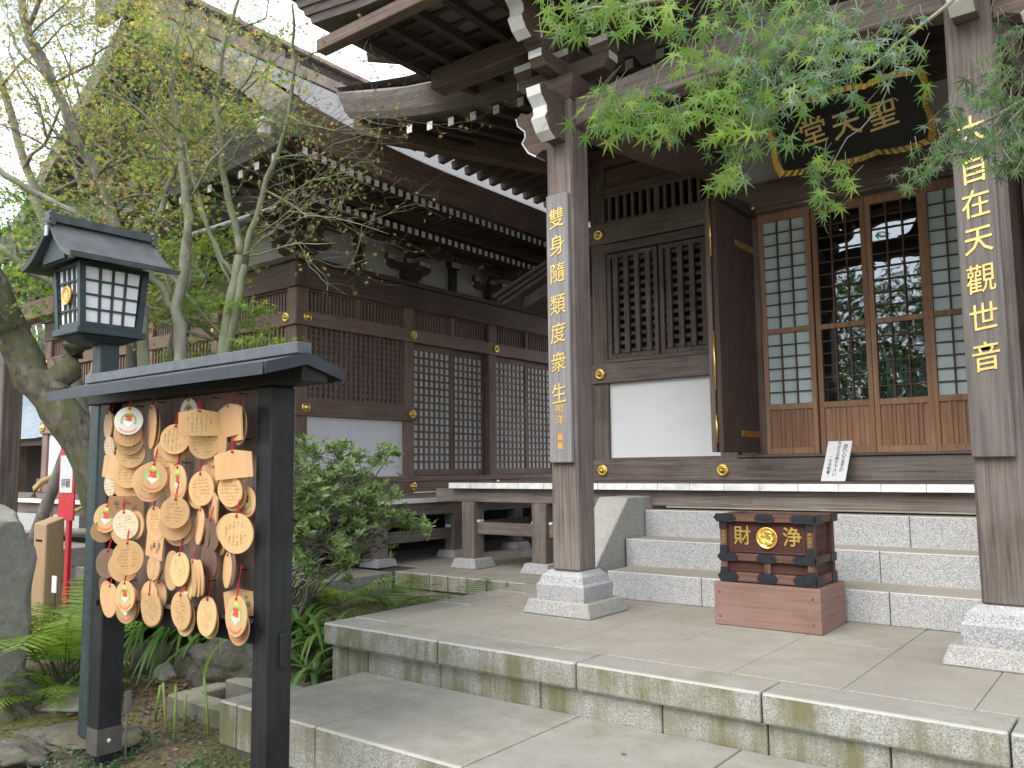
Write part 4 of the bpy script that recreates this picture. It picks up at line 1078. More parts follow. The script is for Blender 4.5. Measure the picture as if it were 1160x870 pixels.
# ---- things around the far left hall
rs = thing('sign_post', 'red sign post with a white paper notice in front of the far left hall', 'sign', (-7.98, 3.6, .15))
MB().box(-8.0, -7.94, 3.6, 3.63, .1, 1.1).build('post', M_REDP, rs)
m_ = MB(); m_.box(-8.14, -7.84, 3.585, 3.6, 1.07, 1.78); pb = m_.build('panel', M_REDP, rs)
MB().box(-8.11, -7.87, 3.578, 3.584, 1.32, 1.66).build('paper', M_PAPER, pb)
m_ = MB(); m_.text('拝観', .09, lambda a, b_, c_: (-7.99 + a, 3.575, 1.40 + b_), 0, .0); m_.build('lettering', M_INK, pb)
hr = thing('handrail', 'brass coloured handrail beside the stone stairs of the far left hall', 'handrail', (-9.0, 3.5, .3))
m_ = MB(); m_.tube([at(38, 563, 9.4), at(40, 553, 9.4), at(48, 546, 9.4), at(72, 533, 9.3), at(100, 518, 9.2)], .034, 8); m_.tube([at(57, 542, 9.4), at(57, 640, 9.4)], .03, 8)
m_.tube([at(57, 592, 9.38), at(100, 572, 9.3)], .024, 8)
m_.build('rail', plain('tan_rail', (.42, .27, .1), .45), hr)
bx = thing('collection_box', 'tall tan wooden box with a dark slot behind the big standing stone', 'box', (-7.0, 3.1, .1))
m_ = MB(); m_.hexa([(-7.22, 3.0, .1), (-7.0, 3.0, .1), (-7.0, 3.14, .1), (-7.22, 3.14, .1), (-7.22, 3.0, 1.1), (-7.0, 3.0, 1.1), (-7.0, 3.14, 1.15), (-7.22, 3.14, 1.15)]); m_.build('body', wood('tan_ply', (.34, .22, .12), (.46, .31, .18), 'Z', cracks=False), bx, bevel=.008)
MB().box(-7.17, -7.06, 2.996, 3.0, .96, .975).build('slot', M_DARK, bx)
fb = thing('tiled_building', 'distant low building with a blue grey tiled roof beyond the far left post', 'building', (-24, 8, 0))
m_ = MB(); rows = []
for i in range(20): rows.append([(-28, 9 - 1.8 + .25 * i, 2.2 + .13 * i + .03 * (i % 2)), (-15.5, 9 - 1.8 + .25 * i, 2.2 + .13 * i + .03 * (i % 2))])
m_.grid(rows, 0, False); m_.build('roof', plain('blue_grey_tile', (.2, .235, .28), .4, .5, var=.25, scale=6), fb)
m_ = MB(); m_.box(-28, -15.5, 11.9, 12.5, 4.6, 5.0); m_.build('ridge', W_HALL['X'], fb)
m_ = MB(); m_.box(-27.6, -15.8, 9.5, 9.6, .5, 2.4); m_.build('wall', W_DARK['Z'], fb)
m_ = MB(); m_.box(-28, -15.5, 7.3, 7.4, 2.05, 2.2); m_.build('eave_board', W_DARK['X'], fb)
m_ = MB()
for x in (-27, -24.5, -22, -19.5, -17): m_.box(x - .08, x + .08, 7.7, 7.86, .4, 2.1)
split(m_, 'post', W_HALL['Z'], fb)
m_ = MB(); m_.box(-28, -15.5, 7.2, 9.6, .2, .9); m_.build('floor', GR_STEP, fb)
# ------------------------------------------------------------ votive plaque rack
rk = thing('plaque_rack', 'black roofed wooden rack hung with round votive plaques beside the stone step', 'votive rack', (-3.9, 2.3, 0))
PX = (-4.635, -3.175)
M_NAVY = plain('blue_black_metal', (.018, .022, .03), .45, .45, var=.3, scale=10)
for i, x in enumerate(PX):
    m_ = MB(); m_.box(x - .055, x + .055, 2.27, 2.40, .002 if i == 0 else -.02, 1.878); po = m_.build('post', W_BLACK['Z'], rk, bevel=.006)
    if i == 0:
        MB().box(x - .035, x + .035, 2.30, 2.37, -.12, .0).build('foot', M_IRON, po)
        MB().box(x - .059, x + .059, 2.266, 2.404, .0, .135).build('metal_sleeve', plain('sleeve_grey', (.075, .07, .06), .6, .4, var=.2), po)
        MB().lathe([(.011, 0), (.011, .006), (.006, .01)], lambda a, b_, h: (x + .059 + h, 2.33 + a, .07 + b_), 10).build('bolt', M_PANE, po)
    else:
        MB().box(x + .0555, x + .07, 2.33, 2.37, .64, .79).build('tenon', W_BLACK['Z'], po, bevel=.003)
    for z in (.80,):
        MB().box(x - .012, x + .012, 2.258, 2.27, z - .014, z + .014).build('peg', M_IRON, po)
MB().box(-4.84, -2.90, 2.265, 2.405, 1.88, 2.0).build('top_beam', W_BLACK['X'], rk, bevel=.006)
MB().box(-4.579, -3.231, 2.28, 2.36, .735, .83).build('lower_rail', W_BLACK['X'], rk, bevel=.006)
MB().box(-4.579, -3.231, 2.262, 2.36, .831, .846).build('rail_ledge', plain('ledge_grey', (.12, .115, .105), .6), rk)
m_ = MB()
xb = -4.579
while xb < -3.235:
    x2 = min(xb + .168, -3.231); m_.box(xb + .001, x2 - .001, 2.335, 2.355, .846, 1.88); xb += .168
m_.build('backboard', W_BACK['Z'], rk)
m_ = MB()
RY = 2.27
for sg in (-1, 1):
    ye = RY + sg * .21
    m_.hexa([(-4.86, ye, 1.925), (-2.885, ye, 1.925), (-2.885, RY, 1.985), (-4.86, RY, 1.985), (-4.86, ye, 1.945), (-2.885, ye, 1.945), (-2.885, RY, 2.005), (-4.86, RY, 2.005)] if sg < 0 else
            [(-2.885, ye, 1.925), (-4.86, ye, 1.925), (-4.86, RY, 1.985), (-2.885, RY, 1.985), (-2.885, ye, 1.945), (-4.86, ye, 1.945), (-4.86, RY, 2.005), (-2.885, RY, 2.005)])
m_.build('roof', M_GREYM, rk)
MB().box(-4.855, -2.89, RY - .215, RY - .2095, 1.895, 1.947).build('eave_strip', M_NAVY, rk)
MB().box(-4.855, -2.89, RY + .2095, RY + .215, 1.895, 1.947).build('eave_strip', M_GREYM, rk)
m_ = MB()
for sg in (-1, 1):
    m_.hexa([(-2.884, RY + sg * .21, 1.897), (-2.876, RY + sg * .21, 1.897), (-2.876, RY, 1.953), (-2.884, RY, 1.953), (-2.884, RY + sg * .21, 1.947), (-2.876, RY + sg * .21, 1.947), (-2.876, RY, 2.006), (-2.884, RY, 2.006)])
m_.build('verge_board', M_NAVY, rk)
MB().box(-4.80, -2.895, RY - .04, RY + .04, 2.0, 2.052).build('ridge_cap', M_GREYM, rk, bevel=.004)
m_ = MB(); m_.box(-4.5785, -4.555, 2.405, 2.44, .2, .31); m_.tube([(-4.567, 2.42, -.05), (-4.567, 2.42, .2)], .007, 6); m_.build('conduit_box', plain('conduit_grey', (.12, .115, .1), .5), rk, bevel=.003)

# ------------------------------------------------------------ votive plaques
def emamat(name, base, ink):
    m, t, b = newmat(name, .6, .3)
    off, r_ = rnd_vec(t)
    n1 = noise(t, 30, 4, .6, sc=(1, 1, .06), off=off)
    c = ramp(t, n1, [(.3, [x * .86 for x in base]), (.7, base)])
    hs = node(t, 'ShaderNodeHueSaturation'); mr = node(t, 'ShaderNodeMapRange'); mr.inputs[3].default_value = .78; mr.inputs[4].default_value = 1.12
    t.links.new(r_, mr.inputs[0]); t.links.new(mr.outputs[0], hs.inputs['Value']); t.links.new(c, hs.inputs['Color']); c = hs.outputs[0]
    if ink:
        tc = node(t, 'ShaderNodeTexCoord'); sp = node(t, 'ShaderNodeSeparateXYZ'); t.links.new(tc.outputs['Object'], sp.inputs[0])
        def mth(op, a, b_=None):
            q = node(t, 'ShaderNodeMath', operation=op)
            for i, v in enumerate((a, b_)):
                if v is None: continue
                if hasattr(v, 'links'): t.links.new(v, q.inputs[i])
                else: q.inputs[i].default_value = v
            return q.outputs[0]
        u, v = (sp.outputs[0], sp.outputs[2]) if ink == 'rows' else (sp.outputs[2], sp.outputs[0])
        rowf = mth('FRACT', mth('MULTIPLY', mth('ADD', v, .5), 62.0 if ink == 'rows' else 50.0))
        inrow = mth('MULTIPLY', mth('GREATER_THAN', rowf, .22), mth('LESS_THAN', rowf, .78))
        nz_ = noise(t, 330, 2, .5, off=off); ink_ = mth('GREATER_THAN', nz_, .55)
        n2_ = noise(t, 34, 2, .5, off=off); blk = mth('GREATER_THAN', n2_, .44)
        rr = mth('ADD', mth('MULTIPLY', sp.outputs[0], sp.outputs[0]), mth('MULTIPLY', sp.outputs[2], sp.outputs[2]))
        ins = mth('LESS_THAN', rr, .0032)
        msk = mth('MULTIPLY', mth('MULTIPLY', inrow, ink_), mth('MULTIPLY', blk, ins))
        c = mixc(t, mth('MULTIPLY', msk, .85), c, (.06, .045, .04))
    t.links.new(c, b.inputs['Base Color'])
    return m
E_ROW = emamat('plaque_wood_rows', (.62, .39, .18), 'rows')
E_COL = emamat('plaque_wood_columns', (.64, .41, .19), 'cols')
E_BLANK = emamat('plaque_wood_blank', (.60, .37, .18), None)
E_PALE = emamat('plaque_wood_pale', (.70, .55, .36), 'rows')
E_DARK = emamat('plaque_wood_dark', (.17, .105, .07), 'rows')
E_WHITE = emamat('plaque_white', (.78, .74, .66), None)
C_RED = plain('print_red', (.62, .06, .03), .6); C_YEL = plain('print_yellow', (.75, .56, .06), .6); C_GRN = plain('print_green', (.2, .42, .2), .6); C_WHT = plain('print_white', (.78, .78, .74), .6)
C_PICT = plain('print_faded', (.3, .16, .11), .7, var=.5, scale=90); C_PGRN = plain('print_faded_green', (.16, .2, .1), .7, var=.5, scale=60)
def disc_ring(m_, r0, r1, y, a0=0, a1=2 * PI, n=28, mi=0):
    m_.grid([[(r * math.cos(a0 + (a1 - a0) * i / n), y, r * math.sin(a0 + (a1 - a0) * i / n)) for i in range(n + 1)] for r in (r0, r1)], mi, False)
def finish(o, P, yaw, tilt, lean):
    o.matrix_world = Matrix.Translation(P) @ Matrix.Rotation(yaw, 4, 'Z') @ Matrix.Rotation(lean, 4, 'X') @ Matrix.Rotation(tilt, 4, 'Y')
def ema(px, py, w_, h_, kind, k, label, cord=.07):
    """one plaque: picture centre and size of it in the rack, stacking layer k, then placed in the rack's own plane"""
    X_, Y_ = 90 + px / 2.805, 430 + py / 2.805
    P = at_y(X_, Y_, 2.305 - .02 - .0125 * k)
    D = (P - EYE).dot(C_F)
    hm = h_ / 2.805 * D / F_PX * 1.09
    phi = math.atan2(EYE.x - P.x, P.y - EYE.y)
    ratio = w_ / h_
    shape = kind[0]
    if shape == 'p': ratio = ratio / 1.45
    de = math.acos(max(.12, min(1, ratio / 1.12)))
    yaw = phi - de
    if ratio < .36: yaw = phi - de
    P = P + Vector((0, -abs(math.sin(yaw)) * .05, 0))
    P = EYE + (P - EYE) * ((2.305 - .0125 * k - abs(math.sin(yaw)) * hm * .42 - .012 - EYE.y) / (P.y - EYE.y)) if False else P
    r = hm / 2; th = .004
    body = {'d': rng.choice([E_ROW, E_COL]), 'r': E_ROW, 'c': E_COL, 'b': E_BLANK, 'w': E_PALE, 'k': E_DARK, 'e': E_WHITE, 'E': E_BLANK, 'p': E_BLANK}[kind[0] if kind[0] != 'p' else 'p']
    if kind == 'pw': body = E_COL
    m_ = MB()
    if shape == 'p':
        hw = r * 1.45
        prof = [(-hw, -r), (hw, -r), (hw, r * .72), (0, r), (-hw, r * .72)]
        if kind == 'pf': prof = [(-hw, -r), (hw, -r), (hw, r * .95), (-hw, r * .95)]
        m_.prism(prof, lambda u, v, q: (u, q, v), -th, th)
    else:
        m_.lathe([(r * .985, -th), (r, -th * .6), (r, th * .6), (r * .985, th)], lambda a, b_, h: (a, h, b_), 36, sm=False)
    o = m_.build('votive_plaque', body)
    tag(o, label, 'votive plaque', 'votive plaques hung on the rack')
    if kind in ('e', 'E'):
        f_ = -th - .0006
        q = MB(); disc_ring(q, r * .42, r * .56, f_, -.5, PI + .5); o1 = q.build('print_green_ring', C_GRN, o)
        q = MB(); disc_ring(q, r * .36, r * .42, f_, -.5, PI + .5); disc_ring(q, .0, r * .2, f_ - .0002, 0, PI, 16); q.v = [(x, y, z + r * .52 if i >= 58 else z) for i, (x, y, z) in enumerate(q.v)]
        q.build('print_yellow', C_YEL, o)
        q = MB(); q.add([(-r * .34, f_, -r * .1), (0, f_, -r * .42), (r * .34, f_, -r * .1), (r * .1, f_, .02 * r), (-r * .1, f_, .02 * r)], [(0, 1, 2, 3, 4)]); q.build('print_white', C_WHT, o)
        q = MB(); q.text('福', r * .46, lambda a, b_, c_: (a, f_ - .0004, b_ + r * .13), 0, .03)
        for i in range(9):
            a = -PI / 2 + (i - 4) * .2; cx, cz = r * .8 * math.cos(a), r * .8 * math.sin(a)
            q.text('大聖天尊浄財福徳院'[i], r * .15, lambda u, v, c_: (cx + u, f_ - .0004, cz + v), 0, .0, seg=0)
        q.add([(-r * .3, f_, r * .3), (-r * .12, f_, r * .24), (0, f_, r * .36), (r * .12, f_, r * .24), (r * .3, f_, r * .3), (r * .22, f_, r * .42), (-r * .22, f_, r * .42)], [(0, 1, 2, 3, 4, 5, 6)])
        q.build('print_red', C_RED, o)
    if kind in ('pf', 'pg'):
        q = MB(); w_2 = r * 1.3
        for i in range(7): 
            cx, cz, rr = rng.uniform(-w_2 * .7, w_2 * .7), rng.uniform(-r * .5, r * .4), rng.uniform(.1, .24) * r
            q.add([(cx + rr * (1 + .3 * (j % 2)) * math.cos(j * .8), -th - .0006, cz + rr * (1 + .3 * (j % 2)) * math.sin(j * .8)) for j in range(8)], [tuple(range(8))])
        q.build('faded_picture', C_PICT if kind == 'pf' else C_PGRN, o)
    if cord:
        q = MB()
        for s in (-.0025, .0025):
            q.tube([(s, -th - .002, r * .8), (s * 1.5, -th * .5, r * 1.02), (s, .004, r + cord * .6), (s * .4, .012, r + cord)], .0022, 5)
        q.tube([(-.006, -th - .003, r * .82), (0, -th - .005, r * .86), (.006, -th - .003, r * .8)], .0028, 5)
        q.build('cord', M_CORD, o)
    finish(o, P, yaw, rad(rng.uniform(-7, 7)), rad(rng.uniform(-4, 6)))
    return o
SP = [
 # top row, left to right
 (98, 145, 24, 82, 'b', 3, 'thin plaque seen edge on at the rack\'s top left corner, tied with white cord', .05),
 (113, 160, 22, 95, 'b', 2, 'tilted thin plaque just right of the topmost left corner plaque', .05),
 (97, 215, 30, 62, 'w', 4, 'pale round plaque edge on below the two corner plaques at the top left', 0),
 (104, 275, 46, 72, 'p', 4, 'small square plaque at the rack\'s left edge above the pointed pair', 0),
 (99, 335, 34, 66, 'w', 4, 'narrow plaque lowest on the string at the upper left edge', 0),
 (136, 200, 50, 76, 'c', 1, 'round plaque half hidden behind the left stack under the white crested disc', 0),
 (172, 335, 86, 84, 'b', 1, 'lowest plaque of the long stack under the white crested disc', 0),
 (176, 300, 86, 82, 'r', 2, 'second lowest plaque of the long stack under the white crested disc', 0),
 (183, 235, 88, 84, 'r', 3, 'pale pinkish plaque in the middle of the stack under the white crested disc', 0),
 (183, 198, 84, 76, 'r', 4, 'third plaque down in the stack under the white crested disc', 0),
 (181, 172, 86, 76, 'c', 5, 'plaque directly beneath the white crested disc', 0),
 (177, 132, 86, 82, 'e', 7, 'white disc with red, yellow and green crest at the rack\'s top left', .05),
 (240, 150, 26, 130, 'b', 3, 'long narrow edge on plaque right of the white crested disc', .05),
 (252, 165, 22, 110, 'b', 2, 'darker edge on plaque just behind the one right of the white crested disc', .04),
 (350, 105, 52, 84, 'e', 1, 'white crested disc half hidden at the top centre behind a plain round plaque', .04),
 (326, 216, 104, 84, 'b', 3, 'larger plaque under the top centre round plaque with columns of writing', 0),
 (322, 190, 90, 88, 'c', 5, 'top centre round plaque with columns of handwriting', .07),
 (452, 205, 42, 92, 'b', 3, 'edge on round plaque at the right of the plaque under the house shaped tablet', 0),
 (415, 203, 96, 92, 'r', 4, 'round plaque peeping out under the wide house shaped tablet', 0),
 (407, 137, 132, 78, 'pw', 6, 'wide house shaped wooden tablet with bold brush writing at the top', .06),
 (518, 148, 40, 112, 'b', 2, 'rearmost slanted edge on tablet at the top right corner of the rack', .05),
 (503, 135, 44, 110, 'p', 3, 'middle slanted tablet of the top right corner bunch', .05),
 (484, 128, 62, 96, 'p', 5, 'front slanted tablet of the top right corner bunch with writing', .05),
 (503, 268, 116, 84, 'p', 5, 'blank pentagonal tablet under the top right corner bunch', .06),
 # second row
 (235, 322, 96, 98, 'b', 3, 'plain backing plaque left behind the tan crested disc of the second row', 0),
 (243, 342, 88, 84, 'E', 5, 'lower crested plaque just under the tan crested disc of the second row', 0),
 (250, 310, 88, 90, 'E', 7, 'tan crested disc in the second row below the long narrow plaques', .07),
 (298, 330, 44, 114, 'b', 3, 'pale oval plaque turned aside right of the tan crested disc', 0),
 (317, 327, 50, 104, 'E', 5, 'turned plaque with a crest partly shown, middle of the second row', .06),
 (413, 318, 62, 90, 'b', 2, 'plain plaque behind the second row plaque with large handwriting', 0),
 (395, 346, 78, 100, 'r', 5, 'second row plaque with large handwriting right of centre', .06),
 (532, 388, 58, 90, 'E', 1, 'crested plaque half hidden low at the right edge of the second row', 0),
 (498, 368, 76, 92, 'r', 3, 'plaque directly behind the right hand plaque of the second row', 0),
 (486, 354, 76, 94, 'r', 5, 'right hand plaque of the second row under the blank pentagon', .05),
 (437, 402, 26, 80, 'p', 3, 'narrow brown tablet seen edge on right of the second row handwriting plaque', 0),
 # third row
 (175, 402, 106, 64, 'pf', 1, 'rectangular tablet with a faded brown picture behind the third row', 0),
 (276, 410, 36, 44, 'E', 1, 'sliver of a crested plaque behind the third row centre stack', 0),
 (100, 480, 74, 64, 'b', 2, 'plain pale plaque under the crested plaque at the left end of the third row', 0),
 (97, 440, 72, 84, 'E', 4, 'crested plaque at the left end of the third row', .05),
 (182, 463, 50, 82, 'b', 3, 'plaque behind the whitish plaque of the third row', 0),
 (160, 460, 76, 86, 'w', 5, 'whitish round plaque with rows of writing in the third row', .06),
 (243, 458, 52, 104, 'r', 4, 'narrow turned plaque in the third row left of the centre stack', .05),
 (337, 478, 94, 90, 'b', 2, 'rearmost plaque of the centre stack in the third row', 0),
 (325, 460, 98, 92, 'b', 4, 'middle plaque of the centre stack in the third row', 0),
 (319, 422, 90, 92, 'r', 7, 'front plaque of the centre stack in the third row, dense with writing', .07),
 (393, 465, 24, 108, 'b', 2, 'edge on plaque hanging left of the dark pair at right of centre', .05),
 (406, 490, 30, 96, 'k', 3, 'grey brown edge on plaque behind the dark plaque right of centre', 0),
 (425, 490, 46, 98, 'k', 5, 'dark weathered plaque right of centre in the third row', .05),
 (502, 478, 100, 100, 'b', 3, 'slightly larger plaque hidden behind the big right hand third row plaque', 0),
 (509, 488, 108, 118, 'c', 5, 'big round plaque with columns of writing at the right of the third row', .06),
 # fourth row
 (97, 583, 66, 86, 'k', 4, 'dark brown plaque with rows of writing at the left of the fourth row', .05),
 (79, 654, 26, 58, 'k', 2, 'small dark edge on plaque below the dark plaque at the left edge', 0),
 (170, 565, 95, 100, 'r', 5, 'large round plaque with rows of writing in the fourth row', .05),
 (243, 526, 50, 74, 'pf', 3, 'small tablet with a faded picture between two narrow plaques', 0),
 (237, 598, 38, 74, 'c', 4, 'narrow turned plaque at the foot of the small picture tablet', 0),
 (300, 606, 44, 114, 'b', 3, 'pale turned plaque behind the fourth row centre plaque', 0),
 (319, 603, 56, 98, 'c', 5, 'fourth row centre plaque with bold columns of writing', .07),
 (415, 580, 50, 96, 'k', 4, 'dark turned plaque low under the dark third row plaque', 0),
 (374, 628, 22, 110, 'b', 3, 'leftmost edge on plaque of the fanned bunch in the fourth row', .05),
 (385, 630, 20, 108, 'b', 4, 'middle edge on plaque of the fanned bunch in the fourth row', 0),
 (396, 628, 20, 104, 'b', 5, 'rightmost edge on plaque of the fanned bunch in the fourth row', 0),
 (482, 604, 26, 104, 'b', 3, 'pale edge on plaque at the right of the fourth row', .04),
 (494, 600, 26, 100, 'k', 4, 'dark edge on plaque at the right of the fourth row', 0),
 # bottom row
 (98, 702, 47, 97, 'b', 5, 'plain oval looking plaque at the left end of the bottom row', .05),
 (168, 712, 46, 96, 'b', 1, 'plain plaque hidden behind the bottom row crested pair at left', 0),
 (156, 730, 60, 80, 'E', 3, 'lower crested plaque of the bottom row pair at left', 0),
 (150, 688, 56, 88, 'E', 6, 'upper crested plaque of the bottom row pair at left', .05),
 (251, 690, 50, 96, 'b', 1, 'plain plaque behind the second bottom row plaque with columns', .05),
 (237, 735, 62, 90, 'b', 3, 'plaque just under the bottom row plaque with columns of writing', 0),
 (231, 727, 62, 100, 'c', 5, 'bottom row plaque with columns of writing, left of centre', .06),
 (347, 670, 34, 82, 'E', 2, 'crested plaque half hidden above the bottom row centre plaque', 0),
 (324, 735, 60, 110, 'r', 5, 'bottom row centre plaque with faint writing', .06),
 (413, 766, 58, 104, 'b', 3, 'plaque behind the bottom row plaque on a long red cord', 0),
 (408, 752, 58, 114, 'c', 5, 'bottom row plaque on a long red cord, right of centre', .12),
 (514, 706, 92, 80, 'pg', 1, 'pentagonal tablet with a faded green picture at the lower right corner', 0),
 (507, 785, 66, 108, 'E', 4, 'lower crested plaque at the right end of the bottom row', 0),
 (501, 752, 66, 118, 'E', 6, 'upper crested plaque at the right end of the bottom row on a red cord', .13),

 (520, 285, 70, 80, 'b', 3, 'round plaque mostly hidden behind the blank pentagonal tablet at the upper right', 0),
 (90, 690, 40, 92, 'b', 2, 'plaque tucked behind the leftmost plaque of the bottom row', 0),
 (378, 360, 60, 92, 'b', 2, 'plain plaque peeping out left of the second row handwriting plaque', 0),
 (158, 592, 92, 92, 'b', 2, 'plain plaque showing below the large fourth row plaque with rows of writing', 0),
 (140, 480, 60, 82, 'b', 2, 'plain plaque showing below the whitish third row plaque', 0),
 (258, 480, 44, 100, 'b', 1, 'thin plaque hidden right of the narrow turned third row plaque', 0),
 (300, 235, 84, 80, 'r', 2, 'plaque peeping out lower left of the top centre pair', 0),
 (440, 230, 70, 84, 'b', 2, 'plaque hanging lowest under the wide house shaped tablet', 0),
 (222, 690, 50, 90, 'b', 2, 'plaque between the two left pairs of the bottom row, behind', 0),
 (338, 760, 56, 100, 'b', 3, 'plaque showing just right of the bottom row centre plaque', 0),
 (455, 505, 34, 96, 'b', 2, 'pale plaque peeping out right of the dark weathered plaque', 0),
 (290, 440, 60, 90, 'b', 1, 'plaque peeping out left of the centre stack in the third row', 0),
]
for s_ in SP: ema(*s_)
# hooks on the backboard
m_ = MB()
for (px, py) in ((110, 108), (182, 85), (250, 72), (340, 62), (425, 58), (510, 45), (520, 190), (245, 210), (330, 265), (405, 260), (240, 520), (320, 525), (160, 640), (240, 640), (410, 640), (510, 605), (100, 520), (340, 350)):
    P = at_y(90 + px / 2.805, 430 + py / 2.805, 2.30)
    m_ = MB(); m_.tube([(P.x + .004, 2.336, P.z), (P.x + .004, 2.30, P.z), (P.x + .01, 2.29, P.z + .006)], .003, 5); m_.build('hook', M_IRON, rk)

# ------------------------------------------------------------ lantern on its post
ln = thing('lantern', 'dark green lantern with white panes and gold crest on a tall post behind the rack', 'lantern', (-4.915, 2.40, 0))
MB().box(-4.97, -4.86, 2.345, 2.455, .02, 2.28).build('post', M_GREENB, ln, bevel=.008)
m_ = MB()
txts = '奉納御神燈平成吉日家内安全商売繁盛心願成就交通安全'
for i, ch in enumerate(txts):
    z = 1.72 - .055 * i
    m_.text(ch, .042, lambda a, b_, c_: (-4.925 + a, 2.3445, z + b_), 0, .0, seg=0)
m_.build('lettering', plain('dull_lettering', (.07, .09, .09), .6), ln)
LC = (-4.915, 2.355)
m_ = MB(); m_.box(LC[0] - .155, LC[0] + .165, LC[1] - .20, LC[1] + .20, 2.285, 2.325); m_.frustum(LC[0], LC[1], 2.25, 2.284, .09, .11, .14, .18); m_.build('base_tray', M_GREENB, ln, bevel=.005)
bw0, bd0, bw1, bd1, z0, z1 = .135, .165, .15, .188, 2.327, 2.70
def lerp(a, b_, t_): return a + (b_ - a) * t_
def face_pt(side, u, v, off=0.):    # u -1..1, v 0..1
    w_ = lerp(bw0, bw1, v); d_ = lerp(bd0, bd1, v); z = lerp(z0, z1, v)
    return {'e': (LC[0] + w_ + off, LC[1] + u * d_, z), 'w': (LC[0] - w_ - off, LC[1] + u * d_, z), 's': (LC[0] + u * w_, LC[1] - d_ - off, z), 'n': (LC[0] + u * w_, LC[1] + d_ + off, z)}[side]
fr_ = MB()
for sx in (-1, 1):
    for sy in (-1, 1):
        a = Vector((LC[0] + sx * bw0, LC[1] + sy * bd0, z0)); b_ = Vector((LC[0] + sx * bw1, LC[1] + sy * bd1, z1)); fr_.beam(a, b_, .034, .034, up=Vector((0, 1, 0)))
for sd in 'ewsn':
    for v in (.035, .965): fr_.beam(face_pt(sd, -.9, v), face_pt(sd, .9, v), .026, .03)
    n = 4
    for i in range(1, n):
        u = -.82 + 1.64 * i / n; fr_.beam(face_pt(sd, u, .06), face_pt(sd, u, .94), .011, .013, up=Vector((1, 1, 0)))
    for i in range(1, 4): fr_.beam(face_pt(sd, -.85, .06 + .88 * i / 4), face_pt(sd, .85, .06 + .88 * i / 4), .013, .011)
fr_.build('body_frame', M_GREENB, ln)
for sd in 'ewsn':
    m_ = MB(); m_.add([face_pt(sd, -.86, .05, -.006), face_pt(sd, .86, .05, -.006), face_pt(sd, .86, .95, -.006), face_pt(sd, -.86, .95, -.006)], [(0, 1, 2, 3)])
    p_ = m_.build('pane', M_PAPER, ln); p_.modifiers.new('t', 'SOLIDIFY').thickness = .004
m_ = MB(); c0 = face_pt('s', -.02, .5, .014)
m_.lathe([(.055, 0), (.055, .008), (.048, .011), (.046, .007), (.012, .009)], lambda a, b_, h: (c0[0] + a, c0[1] - h, c0[2] + b_), 26)
for k_ in range(12):
    a = 2 * PI * k_ / 12; m_.box(c0[0] + .03 * math.cos(a) - .004, c0[0] + .03 * math.cos(a) + .004, c0[1] - .0105, c0[1] - .007, c0[2] + .03 * math.sin(a) - .004, c0[2] + .03 * math.sin(a) + .004)
m_.build('crest', plain('crest_gold', (.72, .44, .1), .45, .5, metal=.3, var=.12, scale=60), ln)
# curved gable roof, ridge along y
prof = []
for i in range(11):
    s = i / 10; prof.append((.315 * s, 2.93 - .225 * (1 - (1 - s) ** 1.7)))
m_ = MB()
for sg in (-1, 1):
    top = [[(LC[0] + sg * u, LC[1] + y * (1 + .03 * (u / .3)), v) for u, v in prof] for y in (-.315, .315)]
    bot = [[(LC[0] + sg * u * .98, LC[1] + y * (1 + .03 * (u / .3)) * .985, v - .028) for u, v in prof] for y in (-.315, .315)]
    m_.grid(top, 0, False); m_.grid(bot, 0, False)
    for k_ in (0, 1): m_.grid([top[k_], bot[k_]], 0, False)
    m_.grid([[top[0][-1], top[1][-1]], [bot[0][-1], bot[1][-1]]], 0, False)
rf = m_.build('roof', M_GREENR, ln)
m_ = MB(); m_.box(LC[0] - .028, LC[0] + .028, LC[1] - .32, LC[1] + .32, 2.925, 2.968); m_.box(LC[0] - .02, LC[0] + .02, LC[1] - .315, LC[1] + .315, 2.969, 2.975)
for y in (-.325, .285):
    for z in (2.915, 2.945, 2.972): m_.tube([(LC[0] - .045, LC[1] + y + .02, z), (LC[0] + .045, LC[1] + y + .02, z)], .016, 8)
m_.build('ridge', M_GREENR, rf)
m_ = MB()
for y in (-.27,): m_.prism([(0, 2.89), (.1, 2.79), (.14, 2.70), (-.14, 2.70), (-.1, 2.79)], lambda u, v, q: (LC[0] + u, q, v), LC[1] + y - .006, LC[1] + y + .006)
for y in (-.25,): m_.box(LC[0] - .24, LC[0] + .24, LC[1] + y - .012, LC[1] + y + .012, 2.695, 2.72)
m_.build('gable', M_GREENB, rf)
m_ = MB(); m_.box(LC[0] - .012, LC[0] + .012, LC[1] - .325, LC[1] - .315, 2.84, 2.9); m_.build('gable_ornament', M_PANE, rf)
# ------------------------------------------------------------ plants
def bark(name, a, b_, moss=None, sc=9):
    m, t, bb = newmat(name, .9, .2)
    n1 = noise(t, sc, 7, .65, sc=(1, 1, .5)); n2 = noise(t, sc * .5, 4)
    c = ramp(t, n1, [(.32, a), (.66, b_)])
    if moss: c = mixc(t, ramp(t, n2, [(.42, 0), (.6, .8)]), c, moss)
    t.links.new(c, bb.inputs['Base Color']); bump(t, bb, n1, .6, .02)
    return m
B_GREEN = bark('greenish_maple_bark', (.13, .14, .085), (.28, .28, .2), (.17, .2, .09))
B_PALE = bark('pale_maple_bark', (.18, .17, .14), (.36, .35, .29), (.2, .22, .12))
B_GREY = bark('grey_bark', (.12, .105, .095), (.27, .245, .22))
B_MOSS = bark('mossy_bark', (.03, .027, .02), (.17, .15, .12), (.085, .095, .035), 16)
B_TWIG = plain('twig_bark', (.22, .19, .165), .9, .2, var=.3, scale=4)
L_FRESH = leafmat('fresh_maple_leaf', (.08, .18, .022), (.13, .25, .03), (.2, .3, .04), .5)
